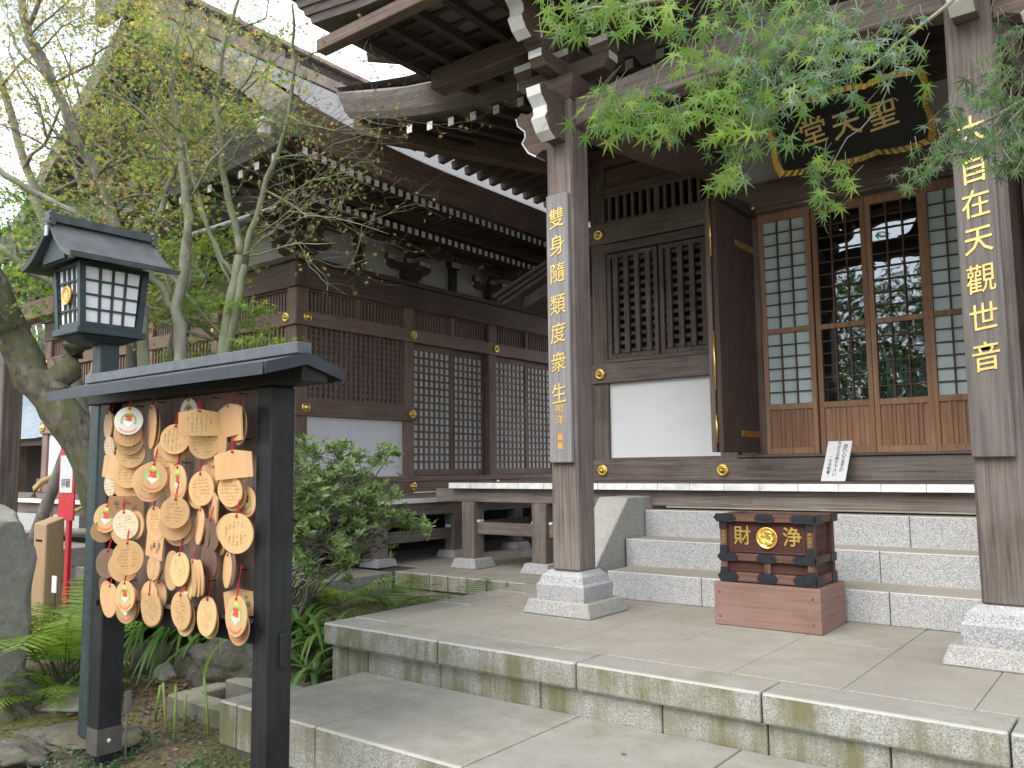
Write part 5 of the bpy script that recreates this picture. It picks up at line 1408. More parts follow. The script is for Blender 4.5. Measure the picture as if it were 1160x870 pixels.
L_BLUE = leafmat('glossy_maple_leaf', (.05, .12, .05), (.08, .165, .065), (.13, .22, .12), .3, .3, .6)
L_DEEP = leafmat('deep_maple_leaf', (.04, .105, .025), (.065, .15, .035), (.11, .20, .045), .45)
L_BACK = leafmat('bright_green_leaf', (.10, .20, .025), (.17, .29, .035), (.26, .33, .05), .5)
L_AUT = leafmat('autumn_leaf', (.40, .38, .07), (.42, .30, .07), (.33, .40, .08), .55)
L_BRWN = leafmat('dry_leaf', (.26, .13, .06), (.34, .2, .09), (.3, .27, .07), .35)
L_AZ = leafmat('azalea_leaf', (.075, .14, .035), (.125, .20, .052), (.21, .29, .09), .3, .4, .5)
L_FERN = leafmat('fern_frond', (.16, .28, .045), (.23, .37, .06), (.32, .46, .09), .55)
L_FERN2 = leafmat('shaded_fern_frond', (.08, .15, .045), (.12, .21, .06), (.16, .26, .075), .45)
L_STRAP = leafmat('strap_leaf', (.06, .14, .03), (.10, .2, .045), (.17, .28, .07), .3, .35, .5)
L_EVER = leafmat('evergreen_leaf', (.025, .05, .018), (.04, .075, .025), (.065, .1, .035), .25)

def rv(s=1): return Vector((rng.gauss(0, s), rng.gauss(0, s), rng.gauss(0, s)))
def maple_leaf(m_, P, ax, nr, r, mi=0):
    """seven lobed leaf: ax = direction of the middle lobe, nr = face normal"""
    ax = ax.normalized(); sd = nr.cross(ax)
    if sd.length < 1e-4: return
    sd.normalize(); nr = ax.cross(sd)
    pts = []
    for a, L, wd in ((-128, .42, .20), (-84, .74, .17), (-40, .94, .15), (0, 1.0, .15), (40, .94, .15), (84, .74, .17), (128, .42, .20)):
        a = rad(a); 
        for da, rr in ((-rad(20), .2), (-wd * .72, .5 * L), (0, L), (wd * .72, .5 * L)):
            if da == -rad(20) and a < rad(-100): continue
            q = a + da; dr = -.12 * (rr ** 2)
            pts.append(P + (ax * math.cos(q) * rr + sd * math.sin(q) * rr + nr * dr) * r)
    n = len(pts)
    m_.add([P] + pts, [(0, i, i + 1) for i in range(1, n)], mi)
def star_leaf(m_, P, ax, nr, r, mi=0):
    ax = ax.normalized(); sd = nr.cross(ax)
    if sd.length < 1e-4: return
    sd.normalize()
    pts = []
    for a, L in ((-105, .6), (-70, .25), (-45, .9), (-20, .3), (0, 1), (20, .3), (45, .9), (70, .25), (105, .6)):
        a = rad(a); pts.append(P + (ax * math.cos(a) + sd * math.sin(a)) * L * r)
    m_.add([P] + pts, [(0, i, i + 1) for i in range(1, 9)], mi)
def oval_leaf(m_, P, ax, nr, L, wd, mi=0, fold=.15):
    ax = ax.normalized(); sd = nr.cross(ax)
    if sd.length < 1e-4: return
    sd.normalize(); nr = ax.cross(sd)
    v = [P, P + ax * L * .35 + sd * wd + nr * fold * wd, P + ax * L * .75 + sd * wd * .7 + nr * fold * wd - nr * L * .04, P + ax * L - nr * L * .12,
         P + ax * L * .75 - sd * wd * .7 + nr * fold * wd - nr * L * .04, P + ax * L * .35 - sd * wd + nr * fold * wd, P + ax * L * .4, P + ax * L * .75 - nr * L * .04]
    m_.add(v, [(0, 1, 6), (1, 2, 7, 6), (2, 3, 7), (0, 6, 5), (6, 7, 4, 5), (7, 3, 4)], mi)
def wob(pts, amp):     # subdivide a path and add a slight natural wobble
    out = []
    for a, b_ in zip(pts[:-1], pts[1:]):
        for q in range(3): out.append(a.lerp(b_, q / 3) + (rv(amp) if (q or out) else Vector()))
    out.append(pts[-1]); return out
def limb(m_, pts, r0, r1, n=8, amp=.008):
    p = wob([Vector(q) for q in pts], amp)
    m_.tube(p, [r0 + (r1 - r0) * i / (len(p) - 1) for i in range(len(p))], n); return p
def twigs(m_, P, d, L, r, depth, tips, spread=.6, up=.15, droop=0):
    d = d.normalized(); pts = [P]; n = 4
    for i in range(n):
        d = (d + rv(.16) + Vector((0, 0, up * .3 - droop * .3))).normalized(); pts.append(pts[-1] + d * L / n)
    m_.tube(pts, [r * (1 - .5 * i / n) for i in range(n + 1)], 4 if r < .006 else 6, cap=False)
    tips.extend(pts[2:])
    if depth > 0:
        for k_ in range(rng.choice((2, 3, 3))):
            i = rng.randint(1, n); nd = (d + rv(spread)).normalized()
            twigs(m_, pts[i], nd, L * rng.uniform(.5, .8), r * .55, depth - 1, tips, spread, up, droop)
def tree(name, label, base, group=None, cat='tree'): return thing(name, label, cat, tuple(base), group)
def put(m_, name, mats, par): return m_.build(name, mats, par)

# --- slender maple in front of the hall: two stems, many bare twigs, few orange leaves
T = tree('maple_tree', 'slender greenish maple with forked stems and bare twigs before the far hall corner', (-6.15, 4.0, .2))
m_ = MB(); tips = []
P = lambda x, y, D=7.0: at(x, y, D)
b0 = Vector((-6.2, 3.98, .1))
s1 = limb(m_, [b0, P(253, 395), P(262, 335), P(272, 290)], .055, .042)
s2 = limb(m_, [b0 + Vector((.06, 0, 0)), P(257, 400), P(272, 340), P(277, 300)], .045, .036)
A = limb(m_, [P(272, 290), P(266, 250), P(251, 190), P(246, 110), P(256, 40), P(274, -10)], .034, .012)
Bm = limb(m_, [P(277, 300), P(290, 245), P(312, 180), P(327, 130), P(334, 70), P(331, 5, 6.8)], .03, .01)
Cc = limb(m_, [P(268, 315), P(250, 292), P(234, 255), P(219, 205), P(208, 150), P(206, 118)], .024, .012)
Cd = limb(m_, [P(262, 325), P(247, 290), P(232, 250), P(224, 225)], .016, .01)
for i, a in enumerate([(206, 118, 160, 75, 120, 45), (206, 118, 220, 60, 205, 0), (208, 150, 175, 125, 120, 85), (246, 110, 215, 85, 190, 45), (250, 180, 215, 130, 170, 60), (256, 40, 300, 20, 310, -20), (251, 190, 285, 150, 325, 125), (290, 245, 350, 205, 410, 195),
        (312, 180, 360, 170, 420, 150), (285, 270, 330, 240, 400, 250), (300, 215, 350, 240, 440, 265), (327, 130, 380, 150, 430, 130), (334, 70, 370, 60, 410, 45), (247, 130, 285, 80, 300, 50), (280, 290, 320, 280, 380, 275), (272, 290, 310, 262, 345, 235)]):
    D = 6.9 - .1 * (i % 4); q = limb(m_, [P(a[0], a[1], 7), P(a[2], a[3], D), P(a[4], a[5], D - .15)], .009, .0035, 5, .015)
    for j in range(6):
        k_ = rng.randint(2, len(q) - 1); twigs(m_, q[k_], (q[k_] - q[k_ - 1]).normalized() + rv(.6), rng.uniform(.3, .6), .003, 2, tips, .7, .1)
for st in (A, Bm):
    for j in range(14):
        k_ = rng.randint(4, len(st) - 1); twigs(m_, st[k_], rv(1) + Vector((.4, -.2, .5)), rng.uniform(.3, .6), .004, 2, tips, .65, .2)
put(m_, 'trunk', B_GREEN, T)
m_ = MB()
for p in rng.sample(tips, min(len(tips), 1300)):
    star_leaf(m_, p + rv(.02), rv(1) + Vector((0, 0, -.9)), rv(1), rng.uniform(.02, .04), rng.choice((0, 0, 1, 1, 2)))
put(m_, 'foliage', [L_AUT, L_BRWN, L_BACK], T)

# --- further stems to the left
def sparse(label, mat, stems, limbs, nl, mats, lsz=(.022, .042), tw=5, depth=2, tl=(.35, .75)):
    base = stems[0][0][0]
    T = tree('maple_tree', label, base)
    m_ = MB(); tips = []
    for pts, r0, r1 in stems:
        q = limb(m_, pts, r0, r1, 9, .012)
        for j in range(tw):
            k_ = rng.randint(len(q) // 2, len(q) - 1); twigs(m_, q[k_], rv(1) + Vector((.1, -.3, .5)), rng.uniform(*tl), .0045, depth, tips, .65, .2)
    for pts, r0, r1 in limbs:
        q = limb(m_, pts, r0, r1, 6, .02)
        for j in range(tw + 2):
            k_ = rng.randint(1, len(q) - 1); twigs(m_, q[k_], (q[k_] - q[k_ - 1]).normalized() + rv(.7), rng.uniform(*tl), .0035, depth, tips, .7, .1)
    put(m_, 'trunk', mat, T)
    m_ = MB(); n = len(mats)
    for i in range(nl):
        p = rng.choice(tips); star_leaf(m_, p + rv(.06), rv(1) + Vector((0, 0, -.5)), rv(.7) + Vector((0, 0, .8)), rng.uniform(*lsz), rng.randrange(n))
    put(m_, 'foliage', mats, T)
    return T
G = lambda x, y: Vector((x, y, gz(x, y) - .05))
sparse('pale stemmed maple with yellow green leaves rising behind the board roof right of the lantern', B_PALE,
       [([G(-6.6, 3.85), P(205, 405), P(200, 350), P(210, 290), P(213, 230), P(206, 170), P(196, 100), P(200, 40)], .06, .02), ([P(200, 352), P(182, 325), P(165, 305), P(140, 270)], .035, .02), ([G(-6.6, 3.75), P(165, 400, 7), P(158, 340, 7), P(160, 300)], .055, .04), ([P(178, 250, 7.1), P(190, 215, 7.1), P(205, 170, 7)], .03, .015)],
       [([P(206, 170), P(150, 120, 6.9), P(80, 90, 6.8)], .014, .005), ([P(213, 230), P(250, 170, 6.9), P(290, 120, 6.8)], .014, .005), ([P(200, 90), P(150, 50), P(110, 10)], .012, .005), ([P(208, 190), P(180, 150), P(190, 60)], .012, .005)],
       3200, [L_AUT, L_BACK, L_BACK, L_BACK, L_BRWN])
sparse('grey leaning maple with sparse yellow and rust leaves above the lantern roof', B_GREY,
       [([G(-7.2, 3.5), P(150, 420, 7.3), P(140, 300, 7.3), P(126, 240, 7.3), P(92, 165, 7.3), P(60, 95, 7.2), P(34, 40, 7.2), P(18, -20, 7.2)], .06, .03), ([P(60, 95, 7.2), P(30, 45, 7.2), P(35, 20, 7.2), P(50, -20, 7.1)], .035, .015)],
       [([P(92, 165, 7.3), P(60, 150, 7), P(10, 60, 6.8)], .02, .006), ([P(126, 240, 7.3), P(100, 200, 7), P(40, 160, 6.8), P(0, 140, 6.8)], .016, .006), ([P(110, 200, 7.2), P(150, 150, 7), P(175, 100, 7)], .016, .005), ([P(60, 95, 7.2), P(110, 60, 7), P(150, 20, 7)], .014, .005), ([P(34, 40), P(70, 10), P(100, -10)], .012, .005)],
       3200, [L_AUT, L_BRWN, L_BACK, L_BACK, L_AUT], tw=6)
sparse('far left maple with long reaching boughs crossing behind the lantern', B_PALE,
       [([at(118, 630, 7.8), P(100, 500, 7.8), P(72, 350, 7.8), P(50, 245, 7.8), P(28, 190, 7.8), P(5, 100, 7.8), P(-20, 40, 7.8)], .055, .03)],
       [([P(-30, 170, 6.5), P(0, 195, 6.5), P(50, 225, 6.6), P(98, 250, 6.7), P(135, 290, 7)], .03, .02), ([P(-10, 275, 6.5), P(35, 310, 6.6), P(80, 330, 6.7), P(120, 345, 6.9)], .03, .022), ([P(28, 190, 7.8), P(60, 150, 7.5), P(80, 60, 7.4)], .02, .006), ([P(0, 100, 7.5), P(40, 60, 7.4), P(90, 20, 7.2)], .014, .005), ([P(10, 30, 7.2), P(25, 60, 7.2), P(60, 100, 7.2)], .012, .006)],
       2200, [L_BACK, L_AUT, L_AUT], tw=5)
# --- big mossy forked trunk
T = tree('maple_tree', 'thick mossy forked tree trunk leaning left behind the lantern post', G(-6.5, 3.0))
m_ = MB()
limb(m_, [P(134, 668, 6.5), P(126, 600, 6.45), P(104, 525, 6.4), P(68, 462, 6.4), P(36, 425, 6.4), P(12, 380, 6.4), P(-2, 335, 6.3), P(-30, 290, 6.2)], .165, .11, 14, .012)
limb(m_, [P(62, 455, 6.4), P(74, 420, 6.45), P(88, 390, 6.5), P(110, 350, 6.6), P(145, 300, 6.8), P(160, 250, 7)], .12, .05, 12, .012)
put(m_, 'trunk', B_MOSS, T)
m_ = MB(); lm = []
def puff(m_, c, rx, ry, rz, n, r=(.03, .05), mats=1, layered=.0):
    for i in range(n):
        while True:
            q = Vector((rng.uniform(-1, 1), rng.uniform(-1, 1), rng.uniform(-1, 1)))
            if q.length < 1: break
        p = c + Vector((q.x * rx, q.y * ry, q.z * rz - .25 * rz * (q.x * q.x + q.y * q.y)))
        star_leaf(m_, p, Vector((q.x, q.y, -.35)) + rv(.5), Vector((0, 0, 1)) + rv(.45), rng.uniform(*r), rng.randrange(mats))
def spray_leaves(m_, cl, n, mats):
    for (x, y, D, wpx, hpx, k_) in cl:
        for j in range(k_):
            c = at(x + rng.uniform(-1, 1) * wpx, y + rng.uniform(-1, 1) * hpx, D + rng.uniform(-.4, .6))
            puff(m_, c, .30, .30, .035, n, (.032, .055), mats)
spray_leaves(m_, [(40, 330, 6.8, 50, 30, 10), (90, 330, 7.0, 40, 25, 8), (30, 280, 6.8, 40, 30, 9)], 60, 2)
put(m_, 'foliage', [L_DEEP, L_BACK], T)
# --- green maples filling the background, in flat tiers
def tiers(label, base, stems, clusters, n, mats, bm):
    T = tree('maple_tree', label, base); m_ = MB()
    for pts, r0, r1 in stems: limb(m_, pts, r0, r1, 8, .015)
    mid = stems[0][0][len(stems[0][0]) // 2]
    for (x, y, D, wpx, hpx, k_) in clusters: limb(m_, [mid + rv(.3), mid.lerp(at(x, y, D), .6) + Vector((0, 0, -.1)), at(x, y, D)], .022, .006, 5, .02)
    put(m_, 'trunk', bm, T)
    m_ = MB(); spray_leaves(m_, clusters, n, len(mats)); put(m_, 'foliage', mats, T)
tiers('bright green maple in flat leafy tiers right of the lantern', G(-7.2, 4.0), [([G(-7.2, 4.0), P(190, 420, 7.6), P(200, 360, 7.6), P(215, 310, 7.6)], .05, .02)],
      [(235, 345, 7.5, 35, 14, 9), (270, 375, 7.4, 40, 12, 7), (190, 345, 7.6, 30, 25, 10), (285, 350, 7.3, 20, 6, 4), (210, 260, 7.8, 30, 30, 10), (180, 300, 7.8, 30, 30, 12), (255, 265, 7.6, 25, 15, 4), (225, 400, 7.5, 40, 8, 5), (240, 300, 7.7, 25, 20, 5), (300, 385, 7.1, 14, 5, 3)], 48, [L_BACK, L_BACK, L_FRESH], B_PALE)
tiers('dark green maple mass behind the lantern at the far left', Vector((-9.5, 2.7, .1)), [([Vector((-9.5, 2.7, .1)), at(20, 400, 9.2), at(40, 320, 9.2), at(60, 250, 9.2)], .08, .03)],
      [(20, 250, 9.0, 45, 30, 16), (70, 230, 9.0, 50, 30, 14), (10, 330, 8.8, 30, 20, 8), (60, 300, 9.0, 50, 25, 14), (120, 270, 9.0, 40, 25, 10), (110, 330, 9.0, 40, 20, 8), (150, 350, 8.8, 30, 30, 8)], 60, [L_DEEP, L_DEEP, L_BACK], B_GREY)
tiers('yellow green maple with loose foliage against the sky before the far hall gable', Vector((-9.2, 3.6, .1)), [([Vector((-9.2, 3.6, .1)), at(140, 330, 8.9), at(130, 220, 8.9), at(120, 120, 8.9)], .07, .02)],
      [(110, 200, 8.8, 60, 40, 16), (60, 140, 8.8, 50, 40, 8), (150, 140, 8.6, 50, 40, 9), (100, 90, 8.6, 60, 40, 6), (165, 215, 8.6, 40, 30, 12), (30, 200, 8.8, 40, 30, 6), (190, 180, 8.4, 30, 30, 7), (60, 60, 8.6, 60, 40, 4), (30, 100, 8.6, 30, 40, 4), (200, 60, 8.2, 40, 30, 8), (240, 100, 8.0, 40, 30, 9), (185, 120, 8.2, 35, 35, 9), (285, 130, 7.8, 30, 25, 6), (235, 150, 8.0, 40, 25, 11), (150, 60, 8.4, 30, 40, 7), (290, 80, 7.9, 30, 25, 6), (200, 200, 8.0, 30, 25, 9), (60, 30, 8.2, 50, 30, 6), (130, 20, 8.2, 50, 25, 6), (50, 110, 8.2, 50, 40, 7), (320, 60, 7.8, 20, 30, 3), (230, 40, 8, 40, 25, 6)], 40, [L_BACK, L_AUT, L_DEEP], B_GREY)
# far pale trees seen past the left end of the far hall
def broad(label, base, h, rr, n, mats, lsz, group=None):
    T = tree('broadleaf_tree', label, base, group); base = Vector(base); m_ = MB()
    tp = base + Vector((0, 0, h * .55)); limb(m_, [base, base + Vector((.1, 0, h * .3)), tp], h * .035, h * .015, 8, .03)
    cs = []
    for i in range(14):
        c = base + Vector((rng.uniform(-1, 1) * rr, rng.uniform(-1, 1) * rr, h * rng.uniform(.25, .95))); cs.append(c)
        limb(m_, [tp + rv(.1) - Vector((0, 0, h * .1)), tp.lerp(c, .5), c], h * .01, h * .003, 5, .05)
    put(m_, 'trunk', B_GREY, T); m_ = MB()
    for c in cs:
        for j in range(n // 14):
            q = rv(.45); p = c + Vector((q.x * rr * .8, q.y * rr * .8, q.z * rr * .55))
            star_leaf(m_, p, rv(1), rv(.7) + Vector((0, 0, .8)), rng.uniform(*lsz), rng.randrange(len(mats)))
    put(m_, 'foliage', mats, T)
broad('pale green tree far beyond the far hall left end', (-26, 11, 0), 9, 3.2, 3600, [L_BACK, L_FRESH], (.1, .2))
broad('tall leafy tree rising beyond the tiled building', (-33, 14, 0), 11, 4, 3000, [L_DEEP, L_BACK], (.14, .25))
broad('broad tree standing far off behind the far left maples', (-27, 5, 0), 10, 3.6, 3400, [L_DEEP, L_BACK], (.12, .22))
# trees across the court, seen mirrored in the glass doors
for i, (x, y, h, r_) in enumerate(((-7.6, -7.5, 7.6, 2.2), (-4.4, -9, 6.8, 2.2), (-11.5, -9, 8.8, 2.8), (-1.0, -11, 7.6, 2.6), (-6.5, -13, 6.5, 3.2))):
    broad(['dark evergreen tree across the court mirrored in the glass doors', 'low round evergreen across the court from the near hall', 'tallest evergreen across the court, farthest to the left', 'evergreen across the court behind the right porch column axis', 'widest evergreen at the very back of the court'][i], (x, y, 0), h, r_, 3900, [L_EVER, L_DEEP], (.12, .24))

# --- overhanging maple whose boughs hang before the porch
T = tree('maple_tree', 'green maple with star shaped leaves hanging over the porch from the upper right', (1.25, 1.35, 0))
m_ = MB(); sprays = []
top = Vector((.75, 1.6, 3.3))
limb(m_, [Vector((1.25, 1.35, -.05)), Vector((1.2, 1.4, 1.2)), Vector((1.0, 1.5, 2.4)), top], .13, .07, 12, .01)
def bough(pts, r0=.012, r1=.003):
    w_ = [at(*p) for p in pts]; q = limb(m_, w_, r0, r1, 6, .004); return q
bA = [(1200, -60, 2.5), (1080, 0, 2.4), (1030, 40, 2.35), (990, 75, 2.3), (930, 85, 2.2), (860, 100, 2.15), (790, 115, 2.1), (720, 130, 2.05)]
limb(m_, [top, at(1320, -160, 2.5), at(*bA[0])], .05, .008, 8)
bough(bA, .007, .002)
bB = [(1080, -120, 2.1), (980, -60, 2.0), (900, -20, 1.95), (800, -10, 1.9), (720, 5, 1.85), (650, 15, 1.8)]
limb(m_, [top, at(1250, -220, 2.3), at(*bB[0])], .04, .012, 8); bough(bB)
bC = [(1200, -60, 2.5), (1190, 40, 2.6), (1170, 110, 2.65), (1130, 130, 2.65), (1090, 150, 2.65)]
bough(bC)
bD = [(1030, 40, 2.35), (1000, 120, 2.3), (960, 160, 2.3), (930, 200, 2.3), (925, 235, 2.3)]; bough(bD, .0022, .0012)
bE = [(990, 75, 2.3), (900, 110, 2.15), (850, 150, 2.1), (820, 195, 2.1)]; bough(bE, .003, .0012)
bF = [(1170, 110, 2.65), (1110, 170, 2.6), (1060, 180, 2.6), (1040, 205, 2.6)]; bough(bF, .005, .002)
leaves = MB()
def leafspray(c, n, sx, sy, mi, rr, D, down=.5, lean=0.0):
    for i in range(n):
        x = c[0] + rng.gauss(0, sx); y = c[1] + rng.gauss(0, sy); d = D + rng.gauss(0, .13)
        p = at(x, y, d)
        ax = C_R * (rng.uniform(-1.2, .5) + lean) - Vector((0, 0, 1)) * rng.uniform(.15, 1.0) * (1 + down) + rv(.25)
        nr = Vector((0, 0, 1)) * .75 - C_F * rng.uniform(.35, 1.1) + rv(.4)
        maple_leaf(leaves, p, ax, nr, rng.uniform(*rr), rng.choice(mi))
        if rng.random() < .5: m_.tube([p, p + Vector((rng.uniform(-.02, .05), .01, .045))], .0009, 4, cap=False)
bright, deep, blue = (0, 0, 0, 2), (2, 2, 0), (1, 1, 1, 0)
R_ = (.03, .05)
for c, n, sx, sy, mi, D in [
    ((650, 10), 16, 18, 9, bright, 1.85), ((690, 18), 20, 24, 12, bright, 1.85), ((735, 12), 22, 22, 14, bright, 1.88), ((640, 28), 8, 16, 10, bright, 1.85), ((760, 30), 8, 16, 8, bright, 1.9),
    ((690, 140), 20, 20, 12, bright, 2.05), ((730, 128), 30, 24, 16, bright, 2.08), ((775, 118), 34, 24, 20, bright, 2.1), ((815, 100), 34, 24, 22, bright, 2.1), ((700, 112), 12, 16, 8, bright, 2.08), ((760, 150), 12, 22, 8, bright, 2.1),
    ((850, 70), 34, 26, 24, deep, 2.15), ((880, 30), 40, 34, 20, deep, 2.1), ((930, 25), 34, 30, 18, deep, 2.15), ((830, 20), 20, 24, 16, bright, 2.05), ((850, 115), 26, 22, 20, bright, 2.15), ((790, 70), 12, 18, 12, bright, 2.1),
    ((880, 85), 30, 26, 22, blue, 2.1), ((920, 70), 34, 28, 22, blue, 2.15), ((965, 60), 28, 26, 20, blue, 2.2), ((1000, 45), 20, 24, 16, blue, 2.25), ((860, 120), 16, 16, 12, blue, 2.12), ((925, 100), 12, 16, 9, blue, 2.2), ((1005, 62), 7, 14, 7, blue, 2.25),
    ((840, 150), 16, 14, 18, bright, 2.12), ((825, 185), 12, 10, 14, bright, 2.12), ((815, 205), 7, 7, 8, bright, 2.12), ((860, 155), 9, 10, 14, deep, 2.15), ((900, 150), 6, 10, 14, deep, 2.2), ((930, 195), 9, 7, 16, deep, 2.3), ((930, 222), 10, 8, 14, bright, 2.3), ((955, 200), 8, 9, 9, bright, 2.3), ((965, 105), 5, 12, 8, deep, 2.3), ((1000, 60), 10, 30, 10, deep, 2.3),
]: leafspray(c, int(n * 1.3), sx, sy, mi, R_, D)
for c, n, sx, sy in [((1140, 70), 24, 16, 14), ((1120, 110), 34, 18, 16), ((1090, 135), 30, 20, 14), ((1150, 130), 44, 16, 22), ((1110, 160), 34, 22, 12), ((1060, 175), 18, 16, 10), ((1140, 185), 20, 18, 12), ((1040, 195), 9, 8, 10), ((1020, 205), 6, 7, 6), ((1155, 165), 18, 12, 16), ((1150, 30), 12, 14, 12), ((1075, 165), 14, 14, 8)]:
    leafspray(c, int(n * 1.2), sx, sy, (2, 2, 3), (.028, .044), 2.6)
put(m_, 'trunk', B_GREEN, T)
put(leaves, 'foliage', [L_FRESH, L_BLUE, L_DEEP, L_EVER], T)
# ------------------------------------------------------------ shrub, ferns, rocks and ground cover
T = thing('azalea_shrub', 'leafy azalea bush with pale green rosettes beside the black rack post', 'shrub', G(-5.75, 4.4))
m_ = MB(); lf = MB(); base = G(-5.85, 4.35)
def rosette(lf, p, d, n=7, L=(.035, .062)):
    d = d.normalized()
    for i in range(n):
        a = 2 * PI * i / n + rng.uniform(-.3, .3); s = d.orthogonal().normalized(); t_ = d.cross(s)
        ax = s * math.cos(a) + t_ * math.sin(a) + d * rng.uniform(.15, .7)
        Lh = rng.uniform(*L); oval_leaf(lf, p, ax, d + rv(.2), Lh, Lh * .19)
for (cx, cy, D, sx, sy, n) in [(345, 520, 6.1, 18, 14, 22), (385, 515, 6.1, 20, 12, 22), (400, 535, 6.1, 22, 12, 16), (350, 555, 6.0, 20, 22, 34), (390, 570, 6.0, 28, 20, 40), (360, 600, 5.9, 30, 20, 40), (415, 590, 6.0, 24, 16, 30), (450, 585, 6.1, 16, 9, 12), (470, 592, 6.1, 9, 6, 7), (345, 625, 5.9, 18, 16, 16), (395, 618, 5.9, 24, 12, 14), (430, 515, 6.1, 10, 7, 8), (443, 508, 6.1, 3, 3, 3), (425, 560, 6.1, 16, 9, 14), (330, 590, 6, 12, 40, 22), (375, 640, 5.9, 25, 10, 7)]:
    hub = at(cx, cy + sy, D)
    limb(m_, [base + rv(.06), base.lerp(hub, .45) + rv(.06) + Vector((0, 0, .1)), hub], .011, .004, 5, .012)
    for i in range(n):
        p = at(rng.gauss(cx, sx * .75), rng.gauss(cy, sy * .75), D + rng.gauss(0, .18))
        m_.tube([hub + rv(.03), hub.lerp(p, .6) + rv(.02) - Vector((0, 0, .02)), p], [.003, .0025, .0015], 4, cap=False)
        rosette(lf, p, Vector((0, 0, 1)) - C_F * .35 + rv(.35), 8, (.042, .075))
        for _ in range(2): rosette(lf, p + rv(.04) - Vector((0, 0, .03)), Vector((0, 0, 1)) - C_F * .3 + rv(.5), 5)
for i in range(7): limb(m_, [base + Vector((rng.uniform(-.15, .3), rng.uniform(-.15, .15), -.02)), base + Vector((rng.uniform(-.2, .5), rng.uniform(-.2, .2), .35)), at(rng.uniform(335, 440), rng.uniform(600, 640), 6)], .016, .006, 6, .02)
put(m_, 'stem', B_GREY, T); put(lf, 'foliage', L_AZ, T)

def fern(label, base, n, L, mat, spread=(0, 360), lift=.9, group=None):
    base = Vector(base); T = thing('fern', label, 'fern', base, group)
    fr = MB(); st = MB()
    for i in range(n):
        a = rad(rng.uniform(*spread)); l_ = L * rng.uniform(.7, 1.1); hd = Vector((math.cos(a), math.sin(a), 0))
        pts = []; d = (hd * rng.uniform(.35, 1.0) + Vector((0, 0, lift))).normalized(); p = base + Vector((rng.gauss(0, .05), rng.gauss(0, .05), 0)); N = 24
        for k_ in range(N):
            pts.append(p.copy()); p = p + d * l_ / N; d = (d + hd * .03 - Vector((0, 0, (.052 if lift < 1.5 else .046) + .02 * rng.random()))).normalized()
        st.tube(pts, [.0035 * (1 - .8 * k_ / N) for k_ in range(N)], 4, cap=False)
        for k_ in range(5, N - 1):
            u = (k_ - 4) / (N - 4); pl = l_ * .2 * math.sin(PI * min(1, u * .86 + .14)) ** .8
            dd = (pts[k_ + 1] - pts[k_]).normalized(); s = dd.cross(Vector((0, 0, 1))).normalized(); nr = s.cross(dd)
            for sg in (-1, 1):
                ax = s * sg + dd * .35 - Vector((0, 0, .15)) + rv(.05)
                # pinna with a toothed outline
                axn = ax.normalized(); sd = nr.cross(axn).normalized(); w_ = l_ / N * .36; v = [pts[k_]]; M = 6
                for e in range(1, M + 1): v.append(pts[k_] + axn * pl * e / M + sd * w_ * (1 - e / M) ** .6 * (1.0 if e % 2 else .55) - Vector((0, 0, .06 * pl * (e / M) ** 2)))
                for e in range(M - 1, 0, -1): v.append(pts[k_] + axn * pl * e / M - sd * w_ * (1 - e / M) ** .6 * (1.0 if e % 2 else .55) - Vector((0, 0, .06 * pl * (e / M) ** 2)))
                fr.add(v, [tuple(range(len(v)))])
    put(st, 'stalk', L_FERN2, T); put(fr, 'frond', mat, T)
fern('large bright fern beside the big standing stone', G(-6.0, 2.72) + Vector((0, 0, .08)), 24, 1.15, L_FERN, (60, 400), 1.7)
fern('smaller bright fern low in front between stone and lantern post', G(-5.75, 2.5), 16, .6, L_FERN, (130, 420), 1.2)
fern('upright fern at the back behind the large bright fern', G(-6.5, 3.1), 18, 1.15, L_FERN, (0, 360), 1.8)
fern('green fern at the foot of the azalea nearest the platform', G(-5.0, 4.75), 14, .62, L_FERN2)
fern('fern with one tall upright frond left of the terrace edge', G(-5.35, 5.2), 12, .75, L_FERN2, lift=1.3)
fern('dark fern under the middle of the azalea', G(-5.6, 4.35), 12, .5, L_FERN2)
fern('bright fern frond clump at the platform left side', G(-4.75, 4.9), 7, .55, L_FERN, (-60, 80), .6)
fern('fern hanging over the kerb left of the platform, lowest of that group', G(-4.75, 4.25), 14, .6, L_FERN2, (60, 300))
fern('fern between the azalea stems and the terrace edge', G(-5.9, 5.0), 16, .8, L_FERN, (200, 420), 1.2)
fern('fern arching over the platform edge behind the bright frond clump', G(-4.85, 5.4), 14, .7, L_FERN2, (0, 360), 1.1)
def straps(label, base, n, L, w_, mat, spread=(0, 360)):
    base = Vector(base); T = thing('strap_leaf_plant', label, 'plant', base); m_ = MB()
    for i in range(n):
        a = rad(rng.uniform(*spread)); hd = Vector((math.cos(a), math.sin(a), 0)); s = Vector((-hd.y, hd.x, 0)); l_ = L * rng.uniform(.6, 1.15); ww = w_ * rng.uniform(.7, 1.2)
        p = base + rv(.03); p.z = base.z; d = (hd * rng.uniform(.25, .9) + Vector((0, 0, 1))).normalized(); N = 9; rows = []
        for k_ in range(N + 1):
            u = k_ / N; wk = ww * (1 - u ** 2.5) * (.6 + .4 * min(1, u * 4)) + .001
            nr = s.cross(d); rows.append([p - s * wk + nr * wk * .35, p, p + s * wk + nr * wk * .35]); p = p + d * l_ / N; d = (d + hd * .1 - Vector((0, 0, .26 + .05 * rng.random()))).normalized()
        m_.grid(rows, 0, True)
    m_.build('foliage', mat, T)
